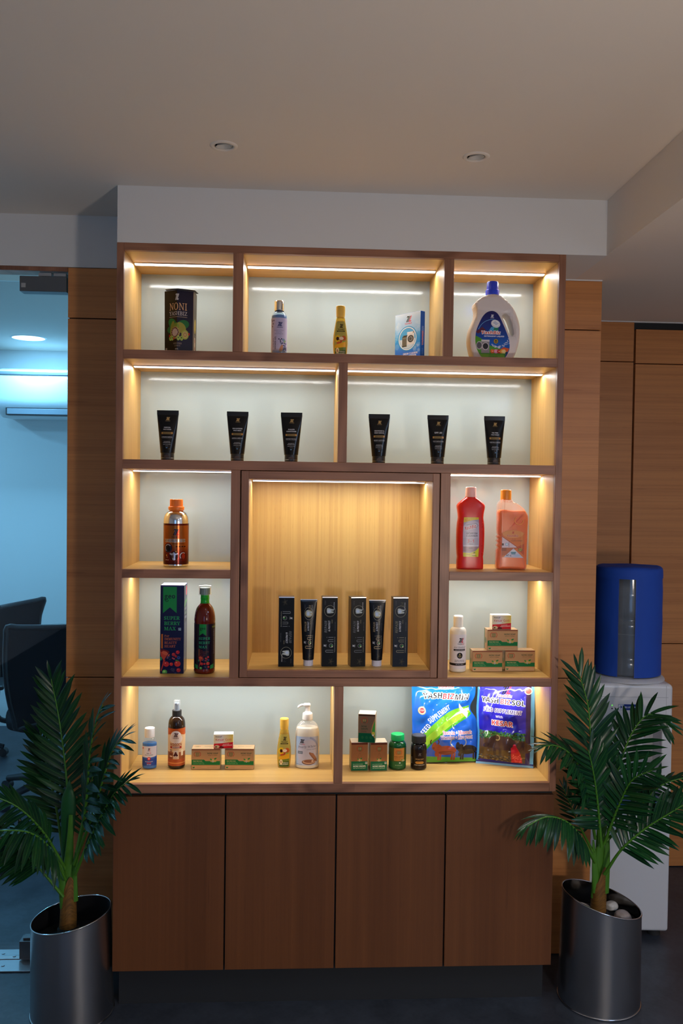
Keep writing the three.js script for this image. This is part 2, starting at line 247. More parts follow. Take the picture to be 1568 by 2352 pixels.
// recessed ceiling spots: ring, tilted inner cup, dark lens; the two in view are off
function downlight(x, z, on, label) {
  const t = thing('downlight', label, 'downlight', [x, YC, z], 0, 'recessed spots of the hall ceiling');
  part(t, 'trim_ring', lathe(smooth([[0.0256, 0.004], [0.0255, -0.0015], [0.03, -0.0042], [0.036, -0.003], [0.0385, 0.0]], 16), 40), M.ceiling);
  part(t, 'housing', lathe([[0.0266, 0.0005], [0.0266, 0.06], [0.0001, 0.06]], 32), M.black);
  const cup = part(t, 'lamp_cup', lathe([[0.0232, -0.001], [0.0225, -0.0025], [0.0205, -0.001], [0.0145, 0.014], [0.013, 0.024], [0.0001, 0.025]], 32), std(lin(0.62, 0.6, 0.57), 0.5));
  cup.rotation.set(0.12, 0, 0.1); cup.position.y = -0.0005;
  if (on) { part(t, 'lamp', new THREE.CircleGeometry(0.014, 24).rotateX(Math.PI / 2), std(0x000000, 0.5, 0, { emissive: DOWN.color, emissiveIntensity: 4 }), [0, 0.004, 0]);
    const l = new THREE.SpotLight(DOWN.color, DOWN.power, 0, 0.95, 0.9, 2); l.position.set(0, -0.006, 0); l.target.position.set(0, -2, -0.15); l.castShadow = true; l.shadow.radius = 1.5; t.add(l, l.target); }
  return t;
}
for (const q of SPOTS) downlight(...q);
{ // unseen globe floor lamp, placed to light ceiling, bulkhead and cabinet front
  const t = thing('unseen_floor_lamp', 'unseen globe floor lamp right of the camera, lighting ceiling and cabinet front', 'floor lamp', [0.84, 0, 2.4]);
  part(t, 'globe_lamp', new THREE.SphereGeometry(0.09, 32, 20).translate(0, 1.3, 0), std(lin(0.8, 0.8, 0.8), 0.5, 0, { emissive: LAMP.color, emissiveIntensity: 3 }));
  part(t, 'pole', new THREE.CylinderGeometry(0.01, 0.01, 1.19, 16).translate(0, 0.615, 0), M.black); part(t, 'base', lathe([[0.001, 0], [0.14, 0], [0.14, 0.012], [0.02, 0.022], [0.001, 0.022]], 40), M.black);
  const l = new THREE.PointLight(LAMP.color, LAMP.power, 0, 2); l.position.y = 1.3; l.shadow.radius = 4; t.add(l);
}
for (const [z, label] of [[1.9, 'unseen square light panel in the lowered ceiling, near one'], [4.1, 'unseen square light panel in the lowered ceiling, far one']]) {
  const t = thing('unseen_panel_lamp', label, 'ceiling lamp', [1.75, YS, z], 0, 'unseen square panels of the lowered ceiling');  // out of view, placed to light the dispenser and right pier
  part(t, 'frame', merge(bx(-0.3, 0.3, -0.008, 0, -0.3, -0.285), bx(-0.3, 0.3, -0.008, 0, 0.285, 0.3), bx(-0.3, -0.285, -0.008, 0, -0.285, 0.285), bx(0.285, 0.3, -0.008, 0, -0.285, 0.285)), M.white);
  part(t, 'diffuser_lamp', bx(-0.285, 0.285, -0.005, 0, -0.285, 0.285, 1, 0), std(0x000000, 0.5, 0, { emissive: PANEL.color, emissiveIntensity: 4 }));
  const l = new THREE.RectAreaLight(PANEL.color, PANEL.power, 0.56, 0.56); l.position.y = -0.007; l.rotation.x = -Math.PI / 2; t.add(l);
}
// ---------------------------------------------------------------- the lit display cabinet
const SH = { r1: 2.1246, r2: 1.7796, r3: 1.4317, r4: 1.0866, r5: 0.7447, n: 1.1108 };
{ const X = { L: -0.712, a0: -0.690, a1: -0.349, g0: -0.3185, g1: 0.3205, a4: 0.3538, a5: 0.6946, R: 0.7165, b1: -0.0111, b2: 0.0175 };
  const D = -0.3106, FR = -0.018;   // back face of the openings, depth of the solid front lipping
  const c = thing('display_cabinet', 'built-in wooden display cabinet with lit open shelves over four doors', 'cabinet', [0, 0, 0]);
  const put = (n, x0, x1, y0, y1, grain) => {   // a board: veneered body behind a solid lipping
    const b = part(c, n, bx(x0, x1, y0, y1, D, FR, grain, 0.0008), M.veneer); part(b, 'lipping', bx(x0, x1, y0, y1, FR, 0, grain, 0.0012), M.lipping); return b; };
  put('side_panel', X.L, X.a0, 0.7155, 2.4582, 1); put('side_panel', X.a5, X.R, 0.7155, 2.4582, 1);
  put('top_panel', X.a0, X.a5, 2.4349, 2.4582, 0);
  put('shelf', X.a0, X.a5, 2.0963, 2.1246, 0); put('shelf', X.a0, X.a5, 1.7500, 1.7796, 0); put('shelf', X.a0, X.a1, 1.4041, 1.4317, 0); put('shelf', X.a4, X.a5, 1.4041, 1.4317, 0);
  put('shelf', X.a0, X.a5, 1.0590, 1.0862, 0); put('shelf', X.a0, X.a5, 0.7155, 0.7447, 0);
  put('divider', X.a1, -0.317, 2.1246, 2.4349, 1); put('divider', 0.3224, X.a4, 2.1246, 2.4349, 1); put('divider', X.b1, X.b2, 1.7796, 2.0963, 1);
  put('divider', X.a1, X.g0 - 0.0012, 1.0862, 1.75, 1); put('divider', X.g1 + 0.0012, X.a4, 1.0862, 1.75, 1); put('divider', X.b1, X.b2, 0.7447, 1.059, 1);
  // glossy grey-green back boards
  const on = lattice(240, 240, 3), on2 = lattice(60, 60, 4), bump = dataTex(512, 512, (u, v) => { const q = 0.5 * on(u, v) + 0.5 * on2(u, v); return [q, q, q]; }, false); bump.repeat.set(2.6, 2.6);
  const lam = phys({ color: lin(0.38, 0.445, 0.45), roughness: 0.11 }); lam.bumpMap = bump; lam.bumpScale = 0.00006;
  const bays = [[X.a0, X.a1, 'r1t', 2.1246, 2.4349], [-0.317, 0.3224, 0, 2.1246, 2.4349], [X.a4, X.a5, 0, 2.1246, 2.4349], [X.a0, X.b1, 0, 1.7796, 2.0963], [X.b2, X.a5, 0, 1.7796, 2.0963],
    [X.a0, X.a1, 0, 1.4317, 1.75], [X.a4, X.a5, 0, 1.4317, 1.75], [X.a0, X.a1, 0, 1.0862, 1.4041], [X.a4, X.a5, 0, 1.0862, 1.4041], [X.a0, X.b1, 0, 0.7447, 1.059], [X.b2, X.a5, 0, 0.7447, 1.059]];
  for (const [x0, x1, , y0, y1] of bays) part(c, 'back_board', bx(x0, x1, y0, y1, D - 0.006, D, 1, 0), lam);
  // framed niche insert in the middle, set in with a shadow gap
  const y0 = 1.0882, y1 = 1.7482, N = { x0: -0.2925, x1: 0.2966, y0: 1.1108, y1: 1.7224 }, nz = 0.0015;
  const ni = part(c, 'niche_back', bx(N.x0, N.x1, N.y0, N.y1, D, D + 0.006, 1, 0), M.veneer);
  part(ni, 'niche_frame', bx(X.g0 + 0.002, N.x0, y0, y1, FR, nz, 1), M.lipping); part(ni, 'niche_frame', bx(N.x1, X.g1 - 0.002, y0, y1, FR, nz, 1), M.lipping);
  part(ni, 'niche_frame', bx(N.x0, N.x1, N.y1, y1, FR, nz, 0), M.lipping); part(ni, 'niche_frame', bx(N.x0, N.x1, y0, N.y0, FR, nz, 0), M.lipping);
  part(ni, 'niche_side', bx(X.g0 + 0.002, N.x0, y0, y1, D, FR, 1), M.veneer); part(ni, 'niche_side', bx(N.x1, X.g1 - 0.002, y0, y1, D, FR, 1), M.veneer);
  part(ni, 'niche_top', bx(N.x0, N.x1, N.y1, y1, D, FR, 0), M.veneer); part(ni, 'niche_floor', bx(N.x0, N.x1, y0, N.y0, D, FR, 0), M.veneer);
  // doors and recessed plinth
  const dx = [-0.712, -0.3565, -0.0005, 0.3555, 0.7115];
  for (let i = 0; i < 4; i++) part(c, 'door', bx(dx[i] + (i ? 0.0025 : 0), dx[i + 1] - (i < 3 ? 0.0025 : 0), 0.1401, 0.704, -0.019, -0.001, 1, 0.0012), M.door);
  part(c, 'carcass', merge(bx(X.L, X.R - 0.005, 0.1405, 0.7155, D, -0.024, 1, 0)), M.black);
  part(c, 'plinth', bx(X.L + 0.01, X.R - 0.015, 0, 0.1405, D, -0.06, 0, 0), std(lin(0.02, 0.021, 0.023), 0.6));
  // strip lamps: aluminium profile, glowing diffuser and an area light of the same size below it
  const glow = std(0x000000, 0.6, 0, { emissive: LED.color, emissiveIntensity: 5 });
  for (const [x0, x1, , , yt] of [...bays, [N.x0, N.x1, 0, 0, N.y1]]) {
    const a = x0 + 0.004, b = x1 - 0.004, z = -0.16, s = part(c, 'strip_lamp', bx(a, b, yt - 0.0035, yt, z - 0.0105, z + 0.0105, 0, 0.0004), M.alu);
    part(s, 'diffuser_lamp', bx(a + 0.001, b - 0.001, yt - 0.006, yt - 0.0035, z - 0.0085, z + 0.0085, 0, 0.0008), glow);
    const l = new THREE.RectAreaLight(LED.color, LED.power, b - a, 0.016); l.position.set((a + b) / 2, yt - 0.0068, z); l.rotation.x = -Math.PI / 2; c.add(l);
  }
}
// ---------------------------------------------------------------- products on the shelves (each stands at its own base point, front towards +z)
const R2 = Math.PI * 2;
const sheet = (w, h) => new THREE.PlaneGeometry(w, h);
const plastic = (c, roughness = 0.35, more = {}) => phys({ color: c, roughness, ...more });
// folded carton: eased box plus printed faces lying on it
function carton(t, w, h, d, body, front, side, top) {
  const b = part(t, 'carton', new RoundedBoxGeometry(w, h, d, 1, 0.0012), body, [0, h / 2, 0]);
  if (front) part(b, 'front_print', sheet(w - 0.0016, h - 0.0016), front, [0, 0, d / 2 + 0.0002]);
  if (side) for (const q of [-1, 1]) { const s = part(b, 'side_print', sheet(d - 0.0016, h - 0.0016), side, [q * (w / 2 + 0.0002), 0, 0]); s.rotation.y = q * Math.PI / 2; }
  if (top) { const s = part(b, 'top_print', sheet(w - 0.0016, d - 0.0016), top, [0, h / 2 + 0.0002, 0]); s.rotation.x = -Math.PI / 2; }
  return b;
}
// ---- row 1: hexagonal carton
{ const t = thing('fruit_juice_carton', 'black six-sided carton with green fruit picture and gold lettering', 'carton', [-0.527, SH.r1, -0.115], -0.09);
  const s = 0.0545, h = 0.204, body = std(lin(0.018, 0.016, 0.02), 0.35);
  const b = part(t, 'carton', new THREE.CylinderGeometry(s, s * 0.965, h, 6, 1).toNonIndexed().translate(0, h / 2, 0), body); b.geometry.computeVertexNormals();
  const face = (k, tex, u0, u1, name) => {   // printed sheet on the side between corner k and k + 1
    const P = (j, r) => { const a = j * Math.PI / 3; return [Math.sin(a) * r, Math.cos(a) * r]; }, g = new THREE.BufferGeometry(), e = 1.0035;
    const [ax, az] = P(k, s * 0.965 * e), [bx_, bz] = P(k + 1, s * 0.965 * e), [cx, cz] = P(k + 1, s * e), [dx, dz] = P(k, s * e);
    g.setAttribute('position', new THREE.Float32BufferAttribute([ax, 0.001, az, bx_, 0.001, bz, cx, h - 0.001, cz, dx, h - 0.001, dz], 3)); g.setAttribute('uv', new THREE.Float32BufferAttribute([u0, 0, u1, 0, u1, 1, u0, 1], 2)); g.setIndex([0, 1, 2, 0, 2, 3]); g.computeVertexNormals();
    part(b, name, g, tex); };
  const two = print(640, 760, (x, W, H) => {
    rect(x, 0, 0, W, H, '#1d1614'); rect(x, W / 2, 0, W / 2, H, '#211c33'); for (let i = 0; i < 500; i++) rect(x, W / 2 + rnd() * W / 2, rnd() * H, 2, 2, rnd() > 0.5 ? '#35305a' : '#17142a');
    logo(x, W / 2 - 10, 80, 76, '#d8d8dc', '#d8d8dc', ''); T(x, 'NONI', W / 2, 195, 118, '#e2b183', { f: 'serif', w: 'normal', fit: 400 }); T(x, 'YASHBIZ', W / 2, 278, 66, '#d9cfd0', { f: 'serif', w: 'normal', fit: 400 }); rect(x, 120, 318, 400, 4, '#e0c3a8');
    blob(x, 205, 400, 110, 60, '#2a7a3a', 0.3); blob(x, 440, 410, 120, 55, '#256f36', -0.1); blob(x, 130, 470, 60, 40, '#2c6a38'); blob(x, 200, 460, 52, 95, '#8c8f35', 0.35); blob(x, 400, 450, 100, 62, '#a09a3e', 0.3); blob(x, 300, 440, 60, 50, '#7f9636');
    blob(x, 270, 510, 105, 76, '#b39a58'); blob(x, 262, 505, 74, 52, '#cdb3a3'); for (let i = 0; i < 14; i++) { const a = i / 14 * R2; blob(x, 264 + 78 * Math.cos(a), 506 + 54 * Math.sin(a), 13, 11, '#5a2b30'); } blob(x, 480, 530, 74, 58, '#a8b24d'); blob(x, 480, 530, 52, 40, '#cbb173'); for (let i = 0; i < 8; i++) { const a = i / 8 * R2; blob(x, 480 + 30 * Math.cos(a), 530 + 22 * Math.sin(a), 9, 7, '#9a7a43'); }
    for (const [a, c] of [[150, '#9fb74f'], [200, '#a4ba58'], [345, '#a9c05c'], [410, '#9fb852']]) { blob(x, a, 575, 34, 30, c); blob(x, a, 570, 9, 9, '#26331a'); } for (const a of [[128, 545], [240, 580], [560, 520]]) blob(x, a[0], a[1], 16, 16, '#b52222');
    T(x, 'NONI & OTHER', W / 2, 640, 26, '#bda58a', { f: 'serif', w: 'normal' }); T(x, 'EXTRACTS', W / 2, 668, 26, '#a8927c', { f: 'serif', w: 'normal' }); T(x, '400 ML', W / 2 - 10, 708, 22, '#cfc8c4'); rect(x, 24, 690, 38, 38, '#c9c2be'); rect(x, 30, 696, 26, 26, '#221a18'); blob(x, 43, 709, 8, 8, '#c9c2be');
    poly(x, [[0, 738], [W / 2, 735], [W, 738], [W, H], [0, H]], '#b98a3c'); poly(x, [[0, 738], [W / 2, 735], [W / 2, H], [0, H]], '#b5622a');
  }, { roughness: 0.26 });
  face(-1, two, 0, 0.5, 'front_print'); face(0, two, 0.5, 1, 'front_print');
  face(1, print(256, 620, (x, W, H) => { rect(x, 0, 0, W, H, '#4a4641'); rect(x, 0, 0, 26, H, '#6b4a2a'); blob(x, 140, 330, 48, 74, '#c9b832'); for (let i = 0; i < 9; i++) blob(x, 140 + (rnd() - 0.5) * 50, 330 + (rnd() - 0.5) * 90, 8, 8, '#e2d45c'); lines(x, 140, 420, 120, 1, 9, 4, '#c8c4bc'); blob(x, 140, 510, 52, 76, '#d8cfc8'); blob(x, 140, 475, 17, 19, '#a5262c'); blob(x, 140, 548, 17, 19, '#a5262c'); lines(x, 140, 600, 120, 1, 9, 4, '#c8c4bc'); }, { roughness: 0.35 }), 0, 1, 'side_print');
  part(b, 'lid_flap', new THREE.CylinderGeometry(s * 1.02, s * 1.02, 0.0025, 6).translate(0, h + 0.0035, 0), body).rotation.set(0.06, 0, -0.03);
  part(b, 'paper_edge', new THREE.CylinderGeometry(s * 1.006, s * 1.006, 0.0012, 6, 1, true).translate(0, h, 0), std(lin(0.7, 0.7, 0.72), 0.6));
}
// round bottle from a profile; label is a wrap lying on it
function wrap(t, r, y0, y1, mat, a = Math.PI, name = 'label', seg = 40, sz = 1, r1 = r) { const o = part(t, name, lathe([[r, y0], [r1, y1]], seg, -a, 2 * a), mat); o.scale.z = sz; return o; }
{ // blue shower gel
  const t = thing('shower_gel_bottle', 'round lilac-labelled bottle of blue gel with chrome cap', 'bottle', [-0.204, SH.r1, -0.088], 0.0), r = 0.0255;
  part(t, 'bottle', lathe(smooth([[0.001, 0], [r - 0.002, 0], [r, 0.004], [r, 0.12], [r * 0.97, 0.131], [r * 0.78, 0.141], [0.0125, 0.147], [0.0125, 0.1495]], 40)), phys({ color: lin(0.75, 0.88, 0.95), transmission: 0.85, roughness: 0.06, thickness: 0, ior: 1.4 }));
  part(t, 'gel', lathe(smooth([[0.0005, 0.002], [r - 0.0018, 0.003], [r - 0.0018, 0.12], [r * 0.9, 0.1325], [0.0005, 0.1325]], 40)), plastic(lin(0.01, 0.16, 0.5), 0.12));
  const c = part(t, 'cap', lathe([[0.0135, 0.148], [0.0158, 0.1485], [0.0162, 0.151], [0.0162, 0.177], [0.0152, 0.1805], [0.0001, 0.179]], 40), M.chrome); part(c, 'nozzle', new THREE.CylinderGeometry(0.0045, 0.0045, 0.001, 16).translate(0, 0.1803, 0.005), M.black); part(t, 'neck_ring', new THREE.TorusGeometry(0.0142, 0.0011, 8, 30).rotateX(Math.PI / 2).translate(0, 0.1475, 0), M.blackGloss);
  wrap(t, r + 0.0004, 0.012, 0.1225, print(900, 640, (x, W, H) => {
    const g = x.createLinearGradient(0, 0, W, 0); rect(x, 0, 0, W, H, '#b9b2d6'); const cx = W / 2;
    for (const [a, b] of [[300, 60], [330, 110], [345, 50], [310, 160], [290, 40]]) { blob(x, a, b, 15, 15, '#3a2a4a'); blob(x, a, b, 7, 7, '#a78fb4'); }
    logo(x, cx + 15, 120, 78, '#1c2a66', '#22336f'); T(x, 'Blueberry Extract', cx, 236, 24, '#6c6690', { w: 'normal' }); T(x, 'Deep Skin', cx, 268, 24, '#6c6690', { w: 'normal' }); T(x, 'Nourishing Gel', cx, 300, 24, '#6c6690', { w: 'normal' });
    T(x, 'ULTRA RICH', cx - 112, 470, 33, '#2a2444', { rot: -Math.PI / 2, w: 'normal' }); T(x, 'SHOWER GEL', cx - 68, 470, 40, '#1d1838', { rot: -Math.PI / 2 }); T(x, '200 ml', cx - 90, 612, 17, '#4a4466', { w: 'normal' });
    for (let i = 0; i < 60; i++) { const a = cx + 30 + rnd() * 130, b = 470 + rnd() * 170; blob(x, a, b, 13, 13, ['#2e3560', '#3f4a7c', '#1f2548', '#6c76a8'][i % 4]); blob(x, a - 3, b - 3, 4, 4, '#a9b2d6'); } blob(x, cx + 40, 590, 30, 90, '#c08a6c', 0.3); for (const [a, b] of [[0, 400], [26, 420], [48, 396], [30, 450], [70, 410]]) blob(x, cx + a, b, 12, 12, '#27244e');
    blob(x, cx + 95, 420, 40, 30, '#7d92b4', 0.6); blob(x, cx + 120, 440, 30, 22, '#8ba58c', -0.5);
  }));
}
function hairOil(label, pos) { // flattened yellow oil bottle with gold flip cap
  const t = thing('hair_oil_bottle', label, 'bottle', pos, 0, 'small yellow oil bottles'), n = 2.4;
  const prof = [[0, 0.0195, 0.0115], [0.003, 0.0205, 0.0125], [0.02, 0.0228, 0.0142], [0.045, 0.0243, 0.015], [0.07, 0.0232, 0.0148], [0.095, 0.0196, 0.0138], [0.115, 0.0162, 0.0125], [0.127, 0.0145, 0.0118], [0.131, 0.0118, 0.011]];
  part(t, 'bottle', loft(prof.map(([y, a, b]) => [y, a, b, 0, 0, n])), phys({ color: lin(0.95, 0.72, 0.16), transmission: 0.72, roughness: 0.07, thickness: 0, ior: 1.42 }));
  part(t, 'oil', loft(prof.slice(0, 7).map(([y, a, b]) => [y + 0.002, a * 0.93, b * 0.9, 0, 0, n])), phys({ color: lin(0.72, 0.45, 0.06), transmission: 0.35, roughness: 0.15, thickness: 0 }));
  part(t, 'cap', lathe(smooth([[0.0128, 0.13], [0.0135, 0.1305], [0.0148, 0.155], [0.0148, 0.163], [0.0135, 0.167], [0.0001, 0.1675]], 24)), plastic(lin(0.85, 0.5, 0.07), 0.3));
  part(t, 'front_print', loft(prof.slice(1, 7).map(([y, a, b]) => [y, a + 0.0004, b + 0.0004, 0, 0, n]), { a0: -0.95, a1: 0.95, seg: 16, cap: false, proj: true }), OIL);
}
const OIL = print(420, 760, (x, W, H) => {
  x.clearRect(0, 0, W, H); rect(x, 0, 0, W, H, '#b7a04a'); rect(x, 0, 0, W, 370, '#b2a24e');
  logo(x, W / 2 + 16, 100, 86, '#2a2210', '#2a2210', ''); T(x, 'YASHBIZ', W / 2 + 10, 176, 46, '#2a2210', { skew: 0.2 }); rect(x, W / 2 - 100, 204, 215, 24, '#2a2210'); T(x, 'HAIR NOURISHING OIL', W / 2 + 8, 216, 15, '#cdbb66'); 
  for (let i = 0; i < 14; i++) { const a = i / 14 * R2; blob(x, 130 + 62 * Math.cos(a), 380 + 62 * Math.sin(a), 26, 13, '#e8b71c', a); } blob(x, 130, 380, 40, 40, '#3a1c14'); blob(x, 300, 370, 66, 56, '#c05a26'); blob(x, 235, 380, 72, 44, '#9a4a28'); blob(x, 232, 374, 64, 36, '#ecd0b4'); blob(x, 150, 470, 52, 24, '#c2552a', -0.2); blob(x, 220, 450, 46, 22, '#b84a24', -0.8); blob(x, 310, 440, 44, 16, '#9aa83a', 0.3);
  poly(x, [[60, 520], [360, 440], [360, 640], [60, 640]], '#e6a91f'); poly(x, [[60, 590], [360, 560], [360, 745], [70, 745]], '#6c7a2c'); poly(x, [[64, 660], [356, 620], [350, 752], [80, 752]], '#3f5a24'); blob(x, 128, 640, 48, 60, '#efd9a0'); T(x, '8', 128, 640, 78, '#8d1f1c', { f: 'serif' }); T(x, 'IN ONE', 132, 704, 26, '#f2e6c8'); T(x, 'MIRACLE', 258, 664, 36, '#efe8cf', { fit: 150 }); T(x, 'HAIR BENEFITS', 258, 700, 26, '#efe8cf', { fit: 150 });
}, { roughness: 0.2 });
hairOil('small yellow oil bottle with gold cap on the top shelf', [-0.004, SH.r1, -0.078]);
hairOil('small yellow oil bottle beside the white pump bottle on the bottom shelf', [-0.173, SH.r5, -0.172]);
{ // blue powder carton
  const t = thing('drum_cleaner_carton', 'upright blue and white carton showing a washing machine', 'carton', [0.229, SH.r1, -0.118], -0.9);
  carton(t, 0.118, 0.157, 0.02, std(lin(0.02, 0.2, 0.65), 0.3), print(520, 800, (x, W, H) => {
    const g = x.createLinearGradient(0, 0, 0, H); g.addColorStop(0, '#dfeefc'); g.addColorStop(0.3, '#a9d4f6'); g.addColorStop(0.55, '#2aa8f2'); g.addColorStop(1, '#1e62ea'); x.fillStyle = g; x.fillRect(0, 0, W, H);
    for (let i = 0; i < 26; i++) { x.globalAlpha = 0.25; blob(x, (rnd() < 0.5 ? rnd() * 110 : W - rnd() * 130), 150 + rnd() * 520, 20 + rnd() * 34, 20 + rnd() * 34, '#e6f4ff'); } x.globalAlpha = 1;
    logo(x, W / 2 + 20, 100, 100, '#2b2b33', '#e0405e', ''); T(x, 'YASHBIZ', W / 2 + 10, 176, 36, '#e0405e', { skew: 0.2 });
    blob(x, W / 2, 430, 200, 210, '#2b9fe0'); blob(x, W / 2, 430, 184, 196, '#eef6fc'); blob(x, W / 2, 430, 166, 178, '#2e93d4'); blob(x, W / 2, 436, 158, 166, '#d6e6f2'); x.save(); x.beginPath(); x.rect(100, 250, 320, 190); x.clip(); blob(x, W / 2, 430, 160, 170, '#49b4ee'); x.restore();
    rect(x, 250, 320, 150, 215, '#e9e7e6'); rect(x, 250, 320, 150, 30, '#f6f4f3'); rect(x, 368, 326, 24, 16, '#2c2c2e'); blob(x, 325, 440, 62, 62, '#3c3c3e'); blob(x, 325, 440, 40, 40, '#8d8d90'); blob(x, 320, 440, 26, 26, '#4a4a4d'); rect(x, 150, 400, 95, 165, '#6a665c'); poly(x, [[150, 400], [180, 372], [262, 372], [245, 400]], '#3f3b35'); rect(x, 158, 410, 78, 18, '#8d8778'); rect(x, 150, 548, 95, 18, '#35322c');
    T(x, 'DRUM CLEANER', W / 2 + 60, 690, 46, '#ffffff', { fit: 300 }); rect(x, 290, 716, 150, 40, '#e7eefc'); T(x, 'POWDER', 365, 737, 30, '#2b62c8'); rect(x, 40, 742, 80, 44, '#e7eefc'); T(x, '99%', 80, 764, 28, '#2b62c8'); rect(x, 150, 782, 300, 10, '#b9d4ff');
  }, { roughness: 0.2, clearcoat: 0.5, clearcoatRoughness: 0.15 }), print(128, 800, (x, W, H) => { rect(x, 0, 0, W, H, '#0f5fd0'); T(x, 'YASHBIZ', 64, 450, 60, '#d8303c', { rot: -Math.PI / 2, stroke: '#f4f4f4', sw: 5 }); lines(x, 64, 250, 70, 9, 9, 4, '#b9d4ff'); lines(x, 64, 620, 60, 12, 9, 3, '#7fb0ff'); }));
}
{ // detergent jug
  const t = thing('detergent_jug', 'white detergent jug with side handle, blue cap and blue teardrop label', 'jug', [0.508, SH.r1, -0.115]), k = 1.249e-4, P = ([X, Y]) => [(X - 768) * k, (2183 - Y) * k];
  const outer = [[570, 440], [400, 510], [290, 590], [236, 655], [226, 700], [243, 760], [266, 850], [266, 960], [232, 1075], [170, 1220], [112, 1400], [92, 1570], [112, 1760], [155, 1950], [205, 2100], [262, 2172], [400, 2183], [760, 2183], [1080, 2183], [1205, 2172], [1275, 2090], [1350, 1920], [1410, 1720], [1440, 1480], [1436, 1290], [1400, 1110], [1335, 930], [1245, 760], [1125, 620], [990, 515], [890, 445], [760, 425]].map(P);
  const hole = [[965, 975], [1000, 938], [1060, 930], [1130, 990], [1190, 1100], [1240, 1250], [1272, 1400], [1272, 1470], [1235, 1505], [1180, 1475], [1110, 1350], [1040, 1190], [985, 1050]].map(P);
  const s = shapeOf(outer), hp = shapeOf(hole.reverse()); s.holes.push(new THREE.Path(hp.getPoints()));
  const body = part(t, 'jug_body', soft(extrude(s, 0.07, 0.0085, 6), 0.9), phys({ color: lin(0.78, 0.73, 0.74), roughness: 0.38, transmission: 0.08, thickness: 0 }));
  part(t, 'neck', new THREE.CylinderGeometry(0.0195, 0.021, 0.012, 32).translate(-0.004, 0.2185, 0), body.material);
  const blue = plastic(lin(0.02, 0.06, 0.75), 0.22), cap = part(t, 'cap', lathe([[0.0001, 0.2225], [0.0222, 0.2225], [0.0226, 0.224], [0.0226, 0.2385], [0.0205, 0.2405], [0.019, 0.241]], 40).translate(-0.004, 0, 0), blue); part(cap, 'grip', ribbed(0.0192, 0.0265, 24, 0.0008, 0.2405, 0.003).translate(-0.004, 0, 0), blue);
  const lab = shapeOf([[245, 1500], [265, 1380], [330, 1210], [420, 1030], [520, 920], [620, 875], [720, 875], [800, 915], [870, 1000], [960, 1180], [1060, 1400], [1140, 1620], [1160, 1780], [1145, 1900], [1095, 2010], [1040, 2090], [960, 2100], [480, 2100], [400, 2070], [330, 1970], [265, 1820], [240, 1650]].map(P));
  const g = new THREE.ShapeGeometry(lab, 4), uv = g.attributes.uv, [lx, ly] = P([235, 2104]), [hx, hy] = P([1165, 870]); for (let i = 0; i < uv.count; i++) uv.setXY(i, (g.attributes.position.getX(i) - lx) / (hx - lx), (g.attributes.position.getY(i) - ly) / (hy - ly));
  part(t, 'label', g, print(620, 822, (x, W, H) => { const Z = (X, Y) => [(X - 235) * W / 930, (Y - 870) * H / 1234], z = W / 930;
    const gr = x.createLinearGradient(0, 0, 0, H); gr.addColorStop(0, '#1b1a5e'); gr.addColorStop(0.45, '#1a3c96'); gr.addColorStop(0.7, '#1560c4'); gr.addColorStop(1, '#2a3a90'); x.fillStyle = gr; x.fillRect(0, 0, W, H);
    logo(x, ...Z(680, 1000), 46, '#e8e8f0', '#e8e8f0', 'YASHBIZ', '#e8e8f0'); poly(x, [Z(250, 1420), Z(420, 1290), Z(520, 1380), Z(300, 1470)], '#5c2440'); poly(x, [Z(590, 1400), Z(660, 1290), Z(760, 1290), Z(800, 1390)], '#4aa0d8'); poly(x, [Z(720, 1380), Z(740, 1290), Z(850, 1290), Z(850, 1380)], '#2c8a6e'); x.strokeStyle = '#6fb2e6'; x.lineWidth = 8; x.beginPath(); x.arc(...Z(700, 1500), 270, 3.5, 4.9); x.stroke(); blob(x, ...Z(775, 1205), 84, 66, '#d8dce8', 0.4); blob(x, ...Z(770, 1190), 64, 46, '#f2f2f8', 0.4); poly(x, [Z(690, 1180), Z(760, 1130), Z(860, 1200), Z(790, 1250)], '#c4cbe2');
    T(x, 'YashBiz', ...Z(650, 1440), 76, '#c4161c', { skew: 0.18, stroke: '#ffffff', sw: 12, fit: 340 }); T(x, 'DETERGENT LIQUID', ...Z(740, 1535), 34, '#f2f4fa', { fit: 360 });
    blob(x, ...Z(790, 1665), 42, 42, '#4a3a14'); blob(x, ...Z(790, 1665), 36, 36, '#d8b23a'); blob(x, ...Z(790, 1665), 26, 26, '#3a2e18'); T(x, 'PURE', ...Z(790, 1665), 16, '#e8cc66'); 
    poly(x, [Z(235, 1520), Z(400, 1600), Z(640, 1780), Z(930, 1860), Z(1060, 1960), Z(1040, 2104), Z(380, 2104), Z(235, 1900)], '#4f9a2e'); poly(x, [Z(300, 2010), Z(1000, 2010), Z(1040, 2104), Z(380, 2104)], '#7ab52c');
    rect(x, ...Z(400, 1640), 220 * z, 340 * z, '#8e8890'); rect(x, ...Z(400, 1630), 220 * z, 50 * z, '#d6d4da'); blob(x, ...Z(515, 1800), 60, 66, '#cfcdd4'); blob(x, ...Z(515, 1800), 48, 54, '#2a2a30'); blob(x, ...Z(350, 1780), 58, 72, '#b4b2ba'); blob(x, ...Z(345, 1780), 42, 56, '#5a5a64');
    for (let i = 0; i < 90; i++) { const a = rnd(); blob(x, ...Z(680 + a * 480, 1740 + 70 * Math.sin(a * 4) - rnd() * 150 * a * a + rnd() * 40), 3 + rnd() * 6, 3 + rnd() * 6, ['#d4def4', '#aabde6', '#f2f4fc'][i % 3]); }
